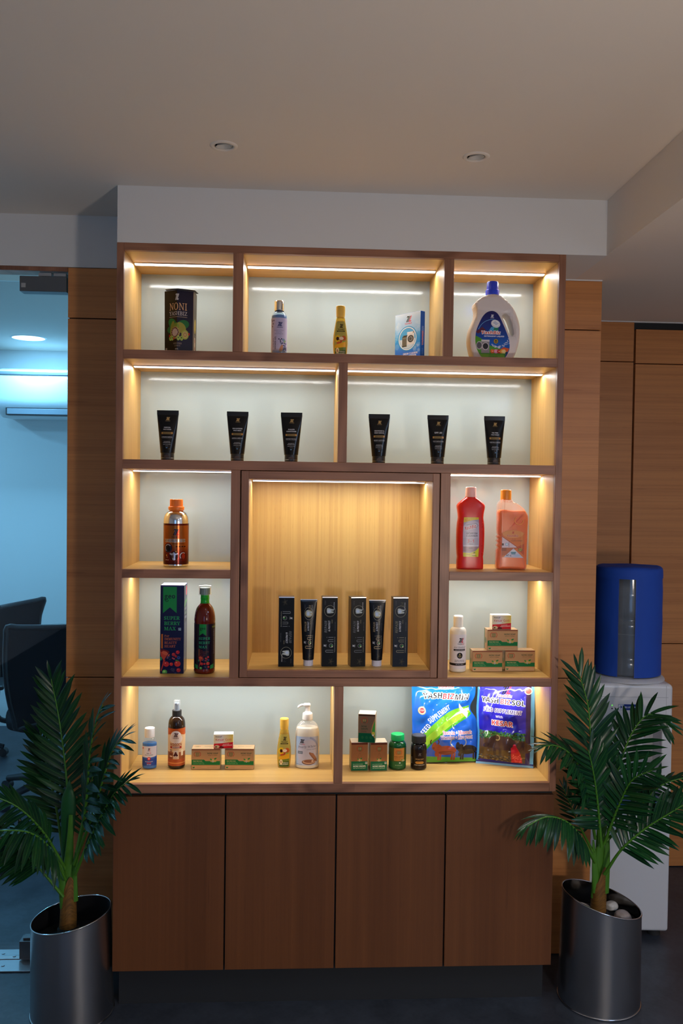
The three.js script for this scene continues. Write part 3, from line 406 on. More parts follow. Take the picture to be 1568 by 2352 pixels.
    poly(x, [Z(930, 1860), Z(1000, 1820), Z(1150, 1850), Z(1110, 1940), Z(960, 1920)], '#e05a22'); poly(x, [Z(930, 1880), Z(960, 1920), Z(1110, 1945), Z(1090, 1990), Z(960, 1960)], '#24404c'); for (const [a, c] of [[700, '#e0622e'], [795, '#e887b4'], [880, '#c42a22'], [955, '#e89a3a'], [1005, '#f0cf8a']]) { for (let i = 0; i < 6; i++) blob(x, ...Z(a + 34 * Math.cos(i * 1.05), 1930 + 34 * Math.sin(i * 1.05)), 17, 17, c); blob(x, ...Z(a, 1930), 9, 9, '#f6e2a8'); }
    T(x, 'Advanced Enzymatic', ...Z(760, 2030), 22, '#27541a', { w: 'normal' }); T(x, 'Liquid Detergent', ...Z(720, 2068), 22, '#27541a', { w: 'normal' });
  }, { roughness: 0.25 }), [0, 0, 0.0353]);
}
// ---- row 2: six black squeeze tubes
function squeezeTube(t, H, wTop, wBot, capW, capH, crimp, body, capMat, frontMat, ribs = true) {
  const y0 = capH, n = 9, rings = []; for (let i = 0; i <= n; i++) { const f = i / n, y = y0 + (H - crimp - y0) * f; rings.push([y, (wBot + (wTop * 0.985 - wBot) * f) / 2, (wBot / 2) * (1 - f) ** 0.8 * 0.98 + 0.0016]); }
  rings.push([H - crimp + 0.002, wTop / 2, 0.0011], [H - 0.0005, wTop / 2, 0.0009], [H, wTop / 2 - 0.0003, 0.0005]);
  const b = part(t, 'tube_body', loft([[y0 - 0.0015, wBot / 2 * 0.9, wBot / 2 * 0.9], ...rings], { seg: 44 }), body);
  part(b, 'front_print', loft(rings.slice(0, 10).map(([y, a, c]) => [y, a + 0.0003, c + 0.00035]), { a0: -1.25, a1: 1.25, seg: 20, cap: false, proj: true }), frontMat);
  if (ribs) for (let i = 0; i < 4; i++) part(b, 'crimp_line', bx(-wTop / 2 + 0.001, wTop / 2 - 0.001, H - crimp + 0.004 + i * (crimp - 0.006) / 4, H - crimp + 0.005 + i * (crimp - 0.006) / 4, -0.0013, 0.0013, 0, 0), body);
  const c = part(t, 'cap', lathe([[0.0001, 0], [capW / 2 - 0.0006, 0], [capW / 2, 0.0008], [capW / 2, capH - 0.001], [capW / 2 - 0.0008, capH], [0.0001, capH]], 40), capMat); return c;
}
const tubeInk = plastic(lin(0.011, 0.0115, 0.014), 0.2);
[[-0.56, 'CHARCOAL', 'FACE SCRUB', 'ACTIVATED CHARCOAL', 'EXFOLIATING', 'black squeeze tube of charcoal face scrub, leftmost on its shelf'], [-0.335, 'SKIN LIGHTENING', 'FACE WASH', 'LIGHTENS & CLARIFIES SKIN', 'BRIGHTENING', 'black squeeze tube of skin lightening face wash'], [-0.16, 'HAIR', 'CONDITIONER', 'SOOTHES THE SCALP', 'NOURISHING', 'black squeeze tube of hair conditioner left of the shelf divider'],
 [0.127, 'GRAPESEED &', 'WHEAT GERM OIL', 'BODY LOTION', 'MOISTURISING', 'black squeeze tube of body lotion right of the shelf divider'], [0.321, 'SPF-20', '', 'PROTECT SUN FROM TANNING', 'SUNSCREEN LOTION', 'black squeeze tube printed SPF-20'], [0.509, 'TEA TREE', 'FACE WASH', 'PURIFYING & CLEANSING', 'REFRESHING', 'black squeeze tube of tea tree face wash, rightmost on its shelf']].forEach(([x0, a, b, c, d, label]) => {
  const t = thing('squeeze_tube', label, 'tube', [x0, SH.r2, -0.072], (rnd() - 0.5) * 0.06, 'black cosmetic tubes on the second shelf');
  const front = print(320, 640, (x, W, H) => { rect(x, 0, 0, W, H, '#111114'); const m = W / 2; logo(x, m + 4, 62, 50, '#c9a56a', '#c9a56a', 'YASHBIZ', '#a98d5c');
    if (b) { T(x, a, m, 212, 27, '#e6e6ea', { fit: a.length > 9 ? 148 : 100 }); T(x, b, m, 246, 27, '#e6e6ea', { fit: b.length > 10 ? 148 : 118 }); } else T(x, a, m, 228, 36, '#e6e6ea', { fit: 116 });
    rect(x, m - 84, 290, 168, 34, '#c08a48'); rect(x, m - 66, 293, 120, 28, '#8a7a50'); T(x, d, m, 308, 19, '#3a2c14', { fit: 120 }); T(x, c, m, 376, 28, '#e9e9ee', { w: 'normal', fit: 160 }); rect(x, m - 76, 396, 152, 2, '#8d8d92'); T(x, 'SULPHATE &', m, 452, 16, '#c4c4c8'); T(x, 'PARABEN FREE', m, 472, 16, '#c4c4c8'); T(x, 'DERMATOLOGICALLY TESTED', m, 500, 14, '#c4c4c8', { fit: 110 }); T(x, '100 ml', m, 526, 13, '#a9a9ae'); rect(x, m - 12, 552, 24, 9, '#7ab0e0'); T(x, '/', m + 40, 570, 22, '#b9913c');
  }, { roughness: 0.18 });
  const cap = squeezeTube(t, 0.162, 0.07, 0.0455, 0.0425, 0.024, 0.015, tubeInk, plastic(lin(0.016, 0.013, 0.012), 0.3), front, false);
  const arch = part(cap, 'thumb_notch', new THREE.CircleGeometry(0.0085, 20, 0, Math.PI), std(lin(0.045, 0.022, 0.016), 0.5), [0, 0.0105, 0.02145]); arch.scale.y = 0.8; part(cap, 'lid_seam', new THREE.TorusGeometry(0.02115, 0.0003, 6, 40).rotateX(Math.PI / 2).translate(0, 0.0075, 0), M.alu);
});
// ---- row 3: aluminium bottle, red and orange cleaner bottles
{ const t = thing('milk_booster_bottle', 'round aluminium bottle with orange screw cap and copper brown label', 'bottle', [-0.537, SH.r3, -0.122]), r = 0.0412;
  part(t, 'bottle', lathe(smooth([[0.001, 0.001], [r - 0.003, 0], [r, 0.004], [r, 0.02], [r, 0.145], [r * 0.985, 0.158], [r * 0.9, 0.17], [r * 0.72, 0.18], [0.022, 0.1835], [0.021, 0.187]], 60), 56), std(lin(0.82, 0.82, 0.84), 0.16, 1));
  const o = plastic(lin(0.9, 0.2, 0.015), 0.3), c = part(t, 'cap', lathe([[0.0001, 0.1845], [0.0235, 0.1845], [0.0258, 0.188], [0.0262, 0.196], [0.023, 0.1985], [0.0001, 0.1985]], 40), o); part(c, 'grip', ribbed(0.0213, 0.024, 30, 0.0006, 0.198, 0.0025), o);
  wrap(t, r + 0.0003, 0.0085, 0.1425, print(1400, 720, (x, W, H) => { const g = x.createLinearGradient(0, 0, 0, H); g.addColorStop(0, '#a55c22'); g.addColorStop(0.55, '#9c521e'); g.addColorStop(0.75, '#6e2414'); g.addColorStop(1, '#4a120c'); x.fillStyle = g; x.fillRect(0, 0, W, H); rect(x, 0, 0, W, 34, '#5f1c10');
    const m = W / 2; logo(x, m + 30, 150, 110, '#23283a', '#b5241e', 'YASHBIZ', '#23283a', '#b5241e'); T(x, 'YASHBIZ MILK BOOSTER', m + 5, 300, 66, '#1c1c30', { stroke: '#e6dccf', sw: 9, fit: 400 }); T(x, 'ANIMAL FEED SUPPLEMENT', m + 70, 352, 20, '#3c1c10', { fit: 210 }); for (let i = 0; i < 4; i++) { blob(x, m + 40 + i * 52, 402, 19, 10, '#33160e'); rect(x, m + 26 + i * 52, 402, 4, 16, '#33160e'); rect(x, m + 46 + i * 52, 402, 4, 16, '#33160e'); }
    const disc = (a, b, r1, bg, head) => { blob(x, a, b, r1 + 10, r1 + 10, '#7d1f18'); blob(x, a, b, r1, r1, bg); head(a, b); }; disc(m - 120, 430, 80, '#2a2836', (a, b) => { x.strokeStyle = '#a9a9c4'; x.lineWidth = 16; x.beginPath(); x.arc(a, b, 62, 2.2, 5.6); x.stroke(); blob(x, a + 8, b + 4, 36, 54, '#15151f', -0.4); blob(x, a - 12, b - 8, 46, 15, '#15151f', 0.5); }); disc(m - 10, 570, 84, '#3c1a14', (a, b) => { blob(x, a, b, 30, 68, '#c9c4cc'); blob(x, a - 44, b - 34, 34, 17, '#b8b2be', 0.4); blob(x, a + 46, b - 36, 30, 16, '#c4bec8', -0.4); blob(x, a + 4, b + 52, 26, 24, '#dad4d8'); blob(x, a - 16, b + 6, 12, 32, '#6a4238'); }); disc(m + 160, 570, 76, '#54180f', (a, b) => { x.strokeStyle = '#c9c4cc'; x.lineWidth = 14; x.beginPath(); x.arc(a, b, 58, 2.4, 5.4); x.stroke(); blob(x, a + 6, b + 4, 34, 58, '#a83220'); blob(x, a + 2, b + 46, 20, 18, '#8c2a1c'); });
    blob(x, m - 150, 560, 13, 15, '#d8a94a'); blob(x, m + 30, 490, 11, 11, '#d8a94a'); blob(x, m - 138, 590, 7, 7, '#e6dccf'); T(x, '500 ml', m - 140, 640, 24, '#dccfc2');
  }, { roughness: 0.22, metalness: 0.55 }), Math.PI, 'label', 64);
}
{ // red bathroom cleaner
  const t = thing('bathroom_cleaner_bottle', 'red waisted cleaner bottle with pale pink cap and grey yellow label', 'bottle', [0.444, SH.r3, -0.12]), n = 3.4, d = 0.026;
  const R = [[0, 0.0425, d - 0.002], [0.003, 0.0448, d], [0.03, 0.0445, d], [0.042, 0.043, d], [0.05, 0.0445, d], [0.075, 0.0462, d], [0.105, 0.0468, d], [0.135, 0.0465, d], [0.155, 0.0448, d], [0.172, 0.0422, d], [0.185, 0.0432, d], [0.205, 0.0468, d - 0.001], [0.213, 0.0472, d - 0.002], [0.221, 0.042, 0.0225], [0.229, 0.033, 0.0205], [0.2355, 0.024, 0.0188], [0.2385, 0.0192, 0.0175], [0.243, 0.0182, 0.0172]];
  const b = part(t, 'bottle', loft(R.map(([y, a, c], i) => [y, a, c, 0, 0, y > 0.232 ? 2 + (0.243 - y) * 120 : n]), { seg: 64 }), phys({ color: lin(0.8, 0.02, 0.012), roughness: 0.3, transmission: 0.12, thickness: 0 }));
  for (const q of [-1, 1]) for (const [i, y] of [0.156, 0.143, 0.13, 0.08, 0.067, 0.054].entries()) { const s = part(b, 'grip_rib', new THREE.CapsuleGeometry(0.001, 0.008, 4, 8).rotateZ(Math.PI / 2), b.material, [q * 0.0375, y, 0.0216]); s.rotation.set(0, q * 0.75, q * (i < 3 ? 0.35 : 0.35)); }
  const c = part(t, 'cap', lathe([[0.0001, 0.2415], [0.0182, 0.2415], [0.0188, 0.243], [0.0178, 0.272], [0.0168, 0.275], [0.0001, 0.2755]], 40), phys({ color: lin(0.86, 0.6, 0.58), roughness: 0.35, transmission: 0.2, thickness: 0 })); for (const y of [0.2465, 0.25]) part(c, 'cap_ring', new THREE.TorusGeometry(0.0186, 0.0004, 6, 40).rotateX(Math.PI / 2).translate(0, y, 0), c.material);
  const lab = [[0.0425, 0.0258], [0.06, 0.0268], [0.09, 0.0277], [0.12, 0.0277], [0.15, 0.0265], [0.174, 0.0252]];
  part(t, 'label', (() => { const g = new THREE.BufferGeometry(), p = [], uv = [], id = []; lab.forEach(([y, w], j) => { for (let i = 0; i <= 8; i++) { const u = i / 8, X = (u * 2 - 1) * w * 0.98; const bz = d * (1 - (Math.abs(X) / 0.0465) ** n) ** (1 / n); p.push(X - 0.002, y, bz + 0.0006); uv.push(u, j / 5); } }); for (let j = 0; j < 5; j++) for (let i = 0; i < 8; i++) { const a = j * 9 + i; id.push(a, a + 1, a + 10, a, a + 10, a + 9); } g.setAttribute('position', new THREE.Float32BufferAttribute(p, 3)); g.setAttribute('uv', new THREE.Float32BufferAttribute(uv, 2)); g.setIndex(id); g.computeVertexNormals(); return g; })(),
    print(320, 760, (x, W, H) => { rect(x, 0, 0, W, H, '#b4a9bd'); poly(x, [[0, 0], [W, 0], [W, 40], [180, 60], [0, 110]], '#e6cf2e'); T(x, 'Fresh', 50, 38, 26, '#c4202a', { rot: -0.2 }); T(x, 'Fragrance', 68, 66, 24, '#c4202a', { rot: -0.25 }); x.fillStyle = '#c9c0d2'; x.beginPath(); x.ellipse(190, 330, 230, 260, 0, 0, 7); x.fill(); poly(x, [[0, 380], [W, 380], [W, 540], [0, 540]], '#bdb6c8'); rect(x, 0, 520, W, 90, '#a88a92'); rect(x, 10, 498, W - 20, 26, '#d8d4e0'); rect(x, 116, 540, 80, 22, '#7c6c76'); lines(x, 130, 570, 200, 5, 13, 4, '#8d7680');
      x.save(); x.translate(150, 196); x.rotate(-0.2); poly(x, [[-142, -48], [120, -48], [152, 0], [120, 44], [-142, 48]], '#d6cfdd'); x.strokeStyle = '#4a4452'; x.lineWidth = 5; x.beginPath(); x.moveTo(-80, -48); x.lineTo(120, -48); x.lineTo(152, 0); x.lineTo(100, 40); x.stroke(); T(x, 'YashBiz', -10, 0, 76, '#d01c24', { skew: 0.15, stroke: '#f4f0f4', sw: 8, fit: 236 }); x.restore();
      T(x, 'BATHROOM', 176, 300, 42, '#33304e', { stroke: '#d9d4e2', sw: 7, fit: 220 }); T(x, 'CLEANER', 176, 342, 46, '#33304e', { stroke: '#d9d4e2', sw: 7, fit: 228 }); T(x, '3', 110, 430, 72, '#d4202a'); T(x, 'in', 160, 438, 40, '#b03a5a', { w: 'normal' }); T(x, '1', 206, 430, 72, '#d4202a'); T(x, 'FORMULA', 160, 482, 18, '#33304e'); poly(x, [[0, 640], [140, 650], [250, 600], [W, 540], [W, H], [0, H]], '#e0dc30'); T(x, 'Lemon', 106, 700, 26, '#8d2038'); blob(x, 220, 690, 44, 40, '#e8c23a'); blob(x, 224, 696, 30, 28, '#f2dc8c'); blob(x, 230, 640, 26, 14, '#3a6a2c', -0.4); rect(x, 180, 722, 100, 14, '#6a5a24'); }, { roughness: 0.25 }));
}
{ // orange floor cleaner
  const t = thing('floor_cleaner_bottle', 'translucent bottle of orange floor cleaner with sloping shoulder and orange cap', 'bottle', [0.585, SH.r3, -0.118]), k = 1.82e-4, P = ([X, Y]) => [(X - 1190) * k, (1640 - Y) * k];
  const full = [[972, 352], [970, 375], [925, 410], [914, 460], [914, 700], [912, 900], [918, 985], [930, 1005], [912, 1030], [912, 1048], [930, 1075], [910, 1105], [910, 1125], [930, 1155], [908, 1185], [908, 1210], [930, 1240], [908, 1275], [904, 1400], [900, 1590], [912, 1630], [940, 1640], [1180, 1640], [1400, 1640], [1440, 1632], [1452, 1600], [1458, 1350], [1468, 900], [1470, 650], [1440, 590], [1390, 520], [1320, 460], [1240, 412], [1180, 385], [1166, 352]];
  part(t, 'bottle', soft(extrude(shapeOf(full.map(P)), 0.052, 0.011, 5), 0.9), phys({ color: lin(1.0, 0.86, 0.78), roughness: 0.22, transmission: 0.9, thickness: 0, ior: 1.3 }));
  const lq = full.filter(([, y]) => y > 560).map(([X, Y]) => [1185 + (X - 1185) * 0.965, 1100 + (Y - 1100) * 0.985]); lq.push([1440, 598], [1425, 556], [1300, 552], [1100, 552], [927, 552]); const low = full.filter(([, y]) => y > 560).map(([X, Y]) => P([1185 + (X - 1185) * 0.965, 1100 + (Y - 1100) * 0.985]));
  part(t, 'liquid', soft(extrude(shapeOf([...[[1405, 556], [1200, 552], [932, 554]].map(P), ...low]), 0.047, 0.01, 4), 0.9), phys({ color: lin(0.98, 0.26, 0.02), roughness: 0.3, transmission: 0.15, thickness: 0 }));
  part(t, 'cap', lathe([[0.0001, 0.233], [0.0178, 0.233], [0.0181, 0.2345], [0.0178, 0.265], [0.0166, 0.2675], [0.0001, 0.268]], 36).translate(-0.0222, 0, 0), plastic(lin(0.95, 0.3, 0.015), 0.3));
  part(t, 'dimple', new THREE.TorusGeometry(0.0142, 0.0012, 8, 30, 4.2).rotateZ(2.2).translate(0.017, 0.166, 0.0258), phys({ color: lin(0.98, 0.42, 0.08), roughness: 0.3 }));
  const sh = shapeOf([[974, 1405], [980, 960], [1050, 925], [1180, 908], [1310, 925], [1388, 965], [1382, 1420], [1180, 1415]].map(P), false), g = new THREE.ShapeGeometry(sh), [lx, ly] = P([970, 1424]), [hx, hy] = P([1392, 904]), uv = g.attributes.uv; for (let i = 0; i < uv.count; i++) uv.setXY(i, (g.attributes.position.getX(i) - lx) / (hx - lx), (g.attributes.position.getY(i) - ly) / (hy - ly));
  part(t, 'label', g, print(422, 520, (x, W, H) => { rect(x, 0, 0, W, H, '#d9722c'); blob(x, 210, 60, 200, 90, '#e08f4a'); logo(x, 208, 50, 36, '#c01c20', '#c01c20', ''); T(x, 'YashBiz', 200, 110, 54, '#c01c20', { skew: 0.18, fit: 216, stroke: '#eec49a', sw: 5 }); T(x, 'DETTER', 224, 172, 22, '#a04a24', { w: 'normal' }); T(x, 'FLOOR CLEANER', 280, 200, 24, '#7c3418', { fit: 204 });
    poly(x, [[0, 120], [300, 325], [0, 330]], '#d9c2cc'); poly(x, [[0, 112], [310, 322], [300, 330], [0, 128]], '#b5481c'); poly(x, [[0, 330], [300, 325], [140, 440], [0, 480]], '#b85a2c'); rect(x, 0, 330, 90, 60, '#8c3c1a'); blob(x, 95, 268, 30, 30, '#7ea2c4'); blob(x, 95, 268, 22, 22, '#c9d8e6'); rect(x, 134, 220, 6, 100, '#5a3020'); rect(x, 6, 250, 34, 40, '#3a1c14'); poly(x, [[270, 320], [422, 250], [422, 480]], '#c04e1c'); poly(x, [[30, 510], [220, 340], [410, 515]], '#c9c4d6'); blob(x, 220, 400, 54, 18, '#f0f0f4'); poly(x, [[170, 400], [270, 400], [256, 452], [184, 452]], '#5a8ca4'); blob(x, 290, 470, 70, 22, '#aebfdc'); for (let i = 0; i < 20; i++) blob(x, 90 + rnd() * 90, 450 + rnd() * 36, 5, 5, '#3c4660'); blob(x, 346, 366, 42, 32, '#5a4a1c'); blob(x, 346, 366, 32, 24, '#d8b44a'); rect(x, 320, 360, 52, 13, '#3a2e18'); lines(x, 376, 40, 12, 20, 16, 10, '#e8b058', 0.1); }, { roughness: 0.28 }), [0, 0, 0.0263]);
}
// ---- row 4 left: tall carton and syrup bottle
const BERRY = (x, ox, oy, s) => { x.save(); x.translate(ox, oy); x.scale(s, s); poly(x, [[-10, -20], [190, 40], [70, 230], [10, 120]], '#b5402c'); blob(x, 90, 20, 110, 34, '#6e1c1c', 0.2); blob(x, 100, 60, 70, 40, '#c4583c', 0.4); poly(x, [[70, 190], [110, 210], [20, 460], [10, 440]], '#a8342c'); blob(x, 170, 130, 16, 60, '#c4523c', 0.5); blob(x, 10, 180, 24, 40, '#2a8a5a'); for (const [a, b, r, c] of [[290, 90, 40, '#a3242c'], [380, 40, 42, '#b5222e'], [340, 130, 30, '#8c1c26'], [130, 300, 60, '#b82a2c'], [240, 300, 38, '#c42c28'], [375, 290, 68, '#c2342c'], [400, 430, 46, '#a8242c'], [270, 170, 18, '#b83c4c'], [300, 185, 16, '#c45a5a']]) { blob(x, a, b, r, r * 0.95, c); blob(x, a - r * 0.3, b - r * 0.35, r * 0.2, r * 0.15, '#e88a80'); } blob(x, 365, 222, 44, 14, '#3a7a34', 0.3); blob(x, 95, 470, 54, 50, '#4a9a4c'); blob(x, 85, 460, 28, 24, '#8ac06a'); for (const [a, b] of [[400, 160], [330, 520]]) { blob(x, a, b, 36, 34, '#2c4a8c'); blob(x, a, b - 4, 13, 12, '#121c48'); } for (const [a, b] of [[200, 170], [270, 420]]) for (let i = 0; i < 16; i++) blob(x, a + (rnd() - 0.5) * 80, b + (rnd() - 0.5) * 70, 13, 13, ['#1c1c34', '#2c2c4c', '#4a4a6c'][i % 3]); x.restore(); };
const geoFlag = (x, a, b, w, h, ink) => { poly(x, [[a, b], [a + w, b], [a + w, b + h], [a + w / 2, b + h * 0.78], [a, b + h]], '#17883c'); T(x, 'geo', a + w * 0.5, b + h * 0.36, w * 0.46, ink); x.strokeStyle = ink; x.lineWidth = w * 0.035; x.beginPath(); x.arc(a + w * 0.27, b + h * 0.49, w * 0.13, 0.2, 3.3); x.stroke(); };
{ const t = thing('berry_syrup_carton', 'tall navy blue carton with green ribbon, berries and orange lettering', 'carton', [-0.5395, SH.r4, -0.101], 0);
  carton(t, 0.0765, 0.288, 0.0765, std(lin(0.015, 0.014, 0.09), 0.3), print(440, 1640, (x, W, H) => { rect(x, 0, 0, W, H, '#0f0d3a'); rect(x, 0, 0, W, 20, '#2c2a6c'); geoFlag(x, 46, 24, 258, 490, '#0c1424'); T(x, 'SUPER', 62, 608, 92, '#2a9a54', { f: 'serif', a: 'left', fit: 300 }); T(x, 'BERRY', 66, 706, 92, '#2a9a54', { f: 'serif', a: 'left', fit: 306 }); T(x, 'MAX', 66, 804, 92, '#2a9a54', { f: 'serif', a: 'left', fit: 226 }); rect(x, 340, 790, 48, 48, '#b9d0dc'); rect(x, 347, 797, 34, 34, '#14204a'); blob(x, 364, 814, 10, 10, '#b9d0dc'); rect(x, 16, 905, 32, 270, '#b8641f'); T(x, 'For', 74, 940, 54, '#b8642a', { f: 'serif', a: 'left' }); for (const [s, y, w] of [['IMMUNITY', 1000, 316], ['BEAUTY', 1068, 240], ['HEART', 1134, 216]]) T(x, s, 74, y, 64, '#b05a30', { f: 'serif', a: 'left', fit: w }); BERRY(x, 4, 1210, 0.86); }, { roughness: 0.2, clearcoat: 0.4, clearcoatRoughness: 0.15 }),
    print(300, 1200, (x, W, H) => { rect(x, 0, 0, W, H, '#14124a'); blob(x, 220, 90, 60, 70, '#b8404a'); poly(x, [[20, 250], [280, 190], [280, 240], [20, 310]], '#3f9a44'); for (let i = 0; i < 3; i++) T(x, 'SUPER', 150, 330 + i * 60, 46, i % 2 ? '#8fc48f' : '#c4c8dc', { f: 'serif' }); lines(x, 150, 520, 250, 34, 15, 6, '#9aa0c0'); }, { roughness: 0.22 }), print(200, 200, (x, W, H) => { rect(x, 0, 0, W, H, '#c9c6e4'); rect(x, 0, 0, W, 40, '#8a86c8'); lines(x, 100, 12, 90, 2, 9, 4, '#c0405c'); }));
}
{ const t = thing('berry_syrup_bottle', 'dark red syrup bottle with green neck and clear dosing cup', 'bottle', [-0.4365, SH.r4, -0.086]), r = 0.0342;
  part(t, 'bottle', lathe(smooth([[0.001, 0], [r - 0.004, 0], [r * 0.99, 0.004], [r, 0.012], [r * 0.985, 0.015], [r * 0.985, 0.165], [r * 1.0, 0.172], [r * 0.985, 0.182], [r * 0.9, 0.2], [r * 0.72, 0.216], [0.0165, 0.2255], [0.0145, 0.229]], 70), 52), phys({ color: lin(0.16, 0.012, 0.004), roughness: 0.1, transmission: 0.25, thickness: 0 }));
  part(t, 'neck', lathe(smooth([[0.0168, 0.2215], [0.0148, 0.229], [0.0142, 0.242], [0.0152, 0.244], [0.0142, 0.246], [0.0142, 0.257]], 30), 36), phys({ color: lin(0.0, 0.5, 0.03), roughness: 0.1, transmission: 0.4, thickness: 0 }));
  const c = part(t, 'cap', ribbed(0.0175, 0.022, 34, 0.0004, 0.257, 0.001), plastic(lin(0.06, 0.16, 0.13), 0.35)); part(c, 'dosing_cup', lathe([[0.0215, 0.2555], [0.0222, 0.2562], [0.0206, 0.258], [0.0198, 0.283], [0.0185, 0.2865], [0.0001, 0.2872]], 40), phys({ color: lin(0.96, 0.97, 0.97), transmission: 0.85, roughness: 0.08, thickness: 0 }));
  wrap(t, r + 0.0002, 0.0165, 0.163, print(1080, 740, (x, W, H) => { rect(x, 0, 0, W, H, '#0e0c26'); const m = W / 2 - 20; geoFlag(x, m - 55, 0, 118, 190, '#0c1424'); T(x, 'SUPER', m - 62, 236, 58, '#2a9a6c', { f: 'serif', a: 'left', fit: 190 }); T(x, 'BERRY', m - 62, 306, 58, '#2a9a6c', { f: 'serif', a: 'left', fit: 190 }); T(x, 'MAX', m - 62, 374, 58, '#2a9a6c', { f: 'serif', a: 'left', fit: 144 }); rect(x, m - 60, 410, 10, 110, '#b8641f'); ['For', 'IMMUNITY', 'BEAUTY', 'HEART'].forEach((s, i) => T(x, s, m - 40, 428 + i * 29, 27, '#7c3424', { f: 'serif', a: 'left' })); BERRY(x, m - 62, 525, 0.42); poly(x, [[m - 150, 660], [m - 80, 680], [m - 75, 740], [m - 150, 730]], '#2a8a4c'); poly(x, [[m + 140, 680], [m + 210, 660], [m + 210, 730], [m + 132, 740]], '#2a8a4c'); lines(x, m + 230, 90, 70, 26, 16, 6, '#6a5a6c'); T(x, 'SUPER', m + 232, 50, 38, '#8aa43c', { f: 'serif' }); lines(x, m - 210, 120, 70, 12, 40, 10, '#1f5a44'); }, { roughness: 0.25 }));
}
// ---- middle niche: toothpaste cartons and tubes
const tooth = (x, a, b, s) => { x.strokeStyle = '#a9a48c'; x.lineWidth = s * 0.05; x.beginPath(); x.arc(a, b, s, 0, 7); x.stroke(); poly(x, [[a - s * 0.55, b - s * 0.5], [a - s * 0.2, b - s * 0.56], [a + s * 0.15, b - s * 0.42], [a + s * 0.7, b - s * 0.3], [a + s * 0.72, b - s * 0.1], [a + s * 0.2, b - s * 0.02], [a + s * 0.72, b + s * 0.12], [a + s * 0.66, b + s * 0.32], [a - s * 0.1, b + s * 0.42], [a - s * 0.5, b + s * 0.4], [a - s * 0.6, b]], '#b9c2c0'); blob(x, a - s * 0.15, b, s * 0.3, s * 0.28, '#c4d2e8'); };
const pasteArt = (x, W, H, gold, faint) => { const U = -Math.PI / 2, m = W / 2;   // all lettering runs upwards
  tooth(x, m, H * 0.2, W * 0.36); T(x, '24', m + W * 0.1, H * 0.095, W * 0.26, faint, { rot: U, w: 'normal', skew: 0.15 }); T(x, 'PROTECTION', m + W * 0.28, H * 0.125, W * 0.08, '#c8c8c8', { rot: U }); lines(x, m - W * 0.32, H * 0.05, W * 0.09, 6, 12, 3, '#77777c');
  T(x, 'REPAIR', m - W * 0.26, H * 0.425, W * 0.24, gold, { rot: U, w: 'normal', skew: 0.12, fit: H * 0.175 }); T(x, '& PROTECT', m - W * 0.03, H * 0.415, W * 0.17, '#d4d4dc', { rot: U, skew: 0.12, fit: H * 0.155 }); T(x, 'NONI', m + W * 0.15, H * 0.35, W * 0.09, '#8c846c', { rot: U }); T(x, 'GIVES HEALTHY TEETH', m + W * 0.37, H * 0.42, W * 0.06, '#8a8a90', { rot: U, w: 'normal', fit: H * 0.13 });
  const y0 = H * 0.78, L = H * 0.2, q = W * 0.1; x.strokeStyle = gold; x.lineWidth = W * 0.035; const arch = (yy, x0, x1) => { x.beginPath(); x.moveTo(x1, yy + q * 0.62); x.lineTo(x0 + q * 0.6, yy + q * 0.62); x.arc(x0 + q * 0.6, yy, q * 0.62, Math.PI / 2, Math.PI * 1.5); x.lineTo(x1, yy - q * 0.62); x.stroke(); }; arch(y0, m - W * 0.26, m + W * 0.26); x.beginPath(); x.arc(m + W * 0.1, y0 - L * 0.4, q * 1.2, 0, 7); x.stroke(); arch(y0 - L * 0.76, m - W * 0.1, m + W * 0.26); x.beginPath(); x.moveTo(m + W * 0.26, y0 - L); x.lineTo(m - W * 0.08, y0 - L); x.stroke(); blob(x, m - W * 0.18, y0 - L, W * 0.025, W * 0.025, gold);
  blob(x, m + W * 0.14, y0 - L * 0.4, q * 0.7, q * 0.6, '#3c8a44'); blob(x, m + W * 0.18, y0 - L * 0.33, q * 0.5, q * 0.4, '#d8d2b0'); T(x, 'TOOTHPASTE', m + W * 0.35, y0 - L * 0.48, W * 0.07, '#a09c8c', { rot: U, fit: L * 1.15 }); x.save(); x.translate(m - W * 0.3, y0 - L * 0.4); x.rotate(U); logo(x, 0, -6, W * 0.13, '#d8d8dc', '#d8d8dc', 'YASHBIZ', '#c8c8cc'); x.restore(); x.globalAlpha = 0.5; for (let i = 0; i < 5; i++) blob(x, m + W * 0.1 + 14 * Math.cos(i * 1.3), H * 0.93 + 24 * Math.sin(i * 1.3), W * 0.14, W * 0.05, '#4a4434', i * 1.3); x.globalAlpha = 1; };
const pasteBox = (bg, gold, faint, flip) => print(240, 1070, (x, W, H) => { rect(x, 0, 0, W, H, bg); if (flip) { x.translate(W, H); x.rotate(Math.PI); } pasteArt(x, W, H, gold, faint); }, { roughness: 0.36, specularIntensity: 0.3 });
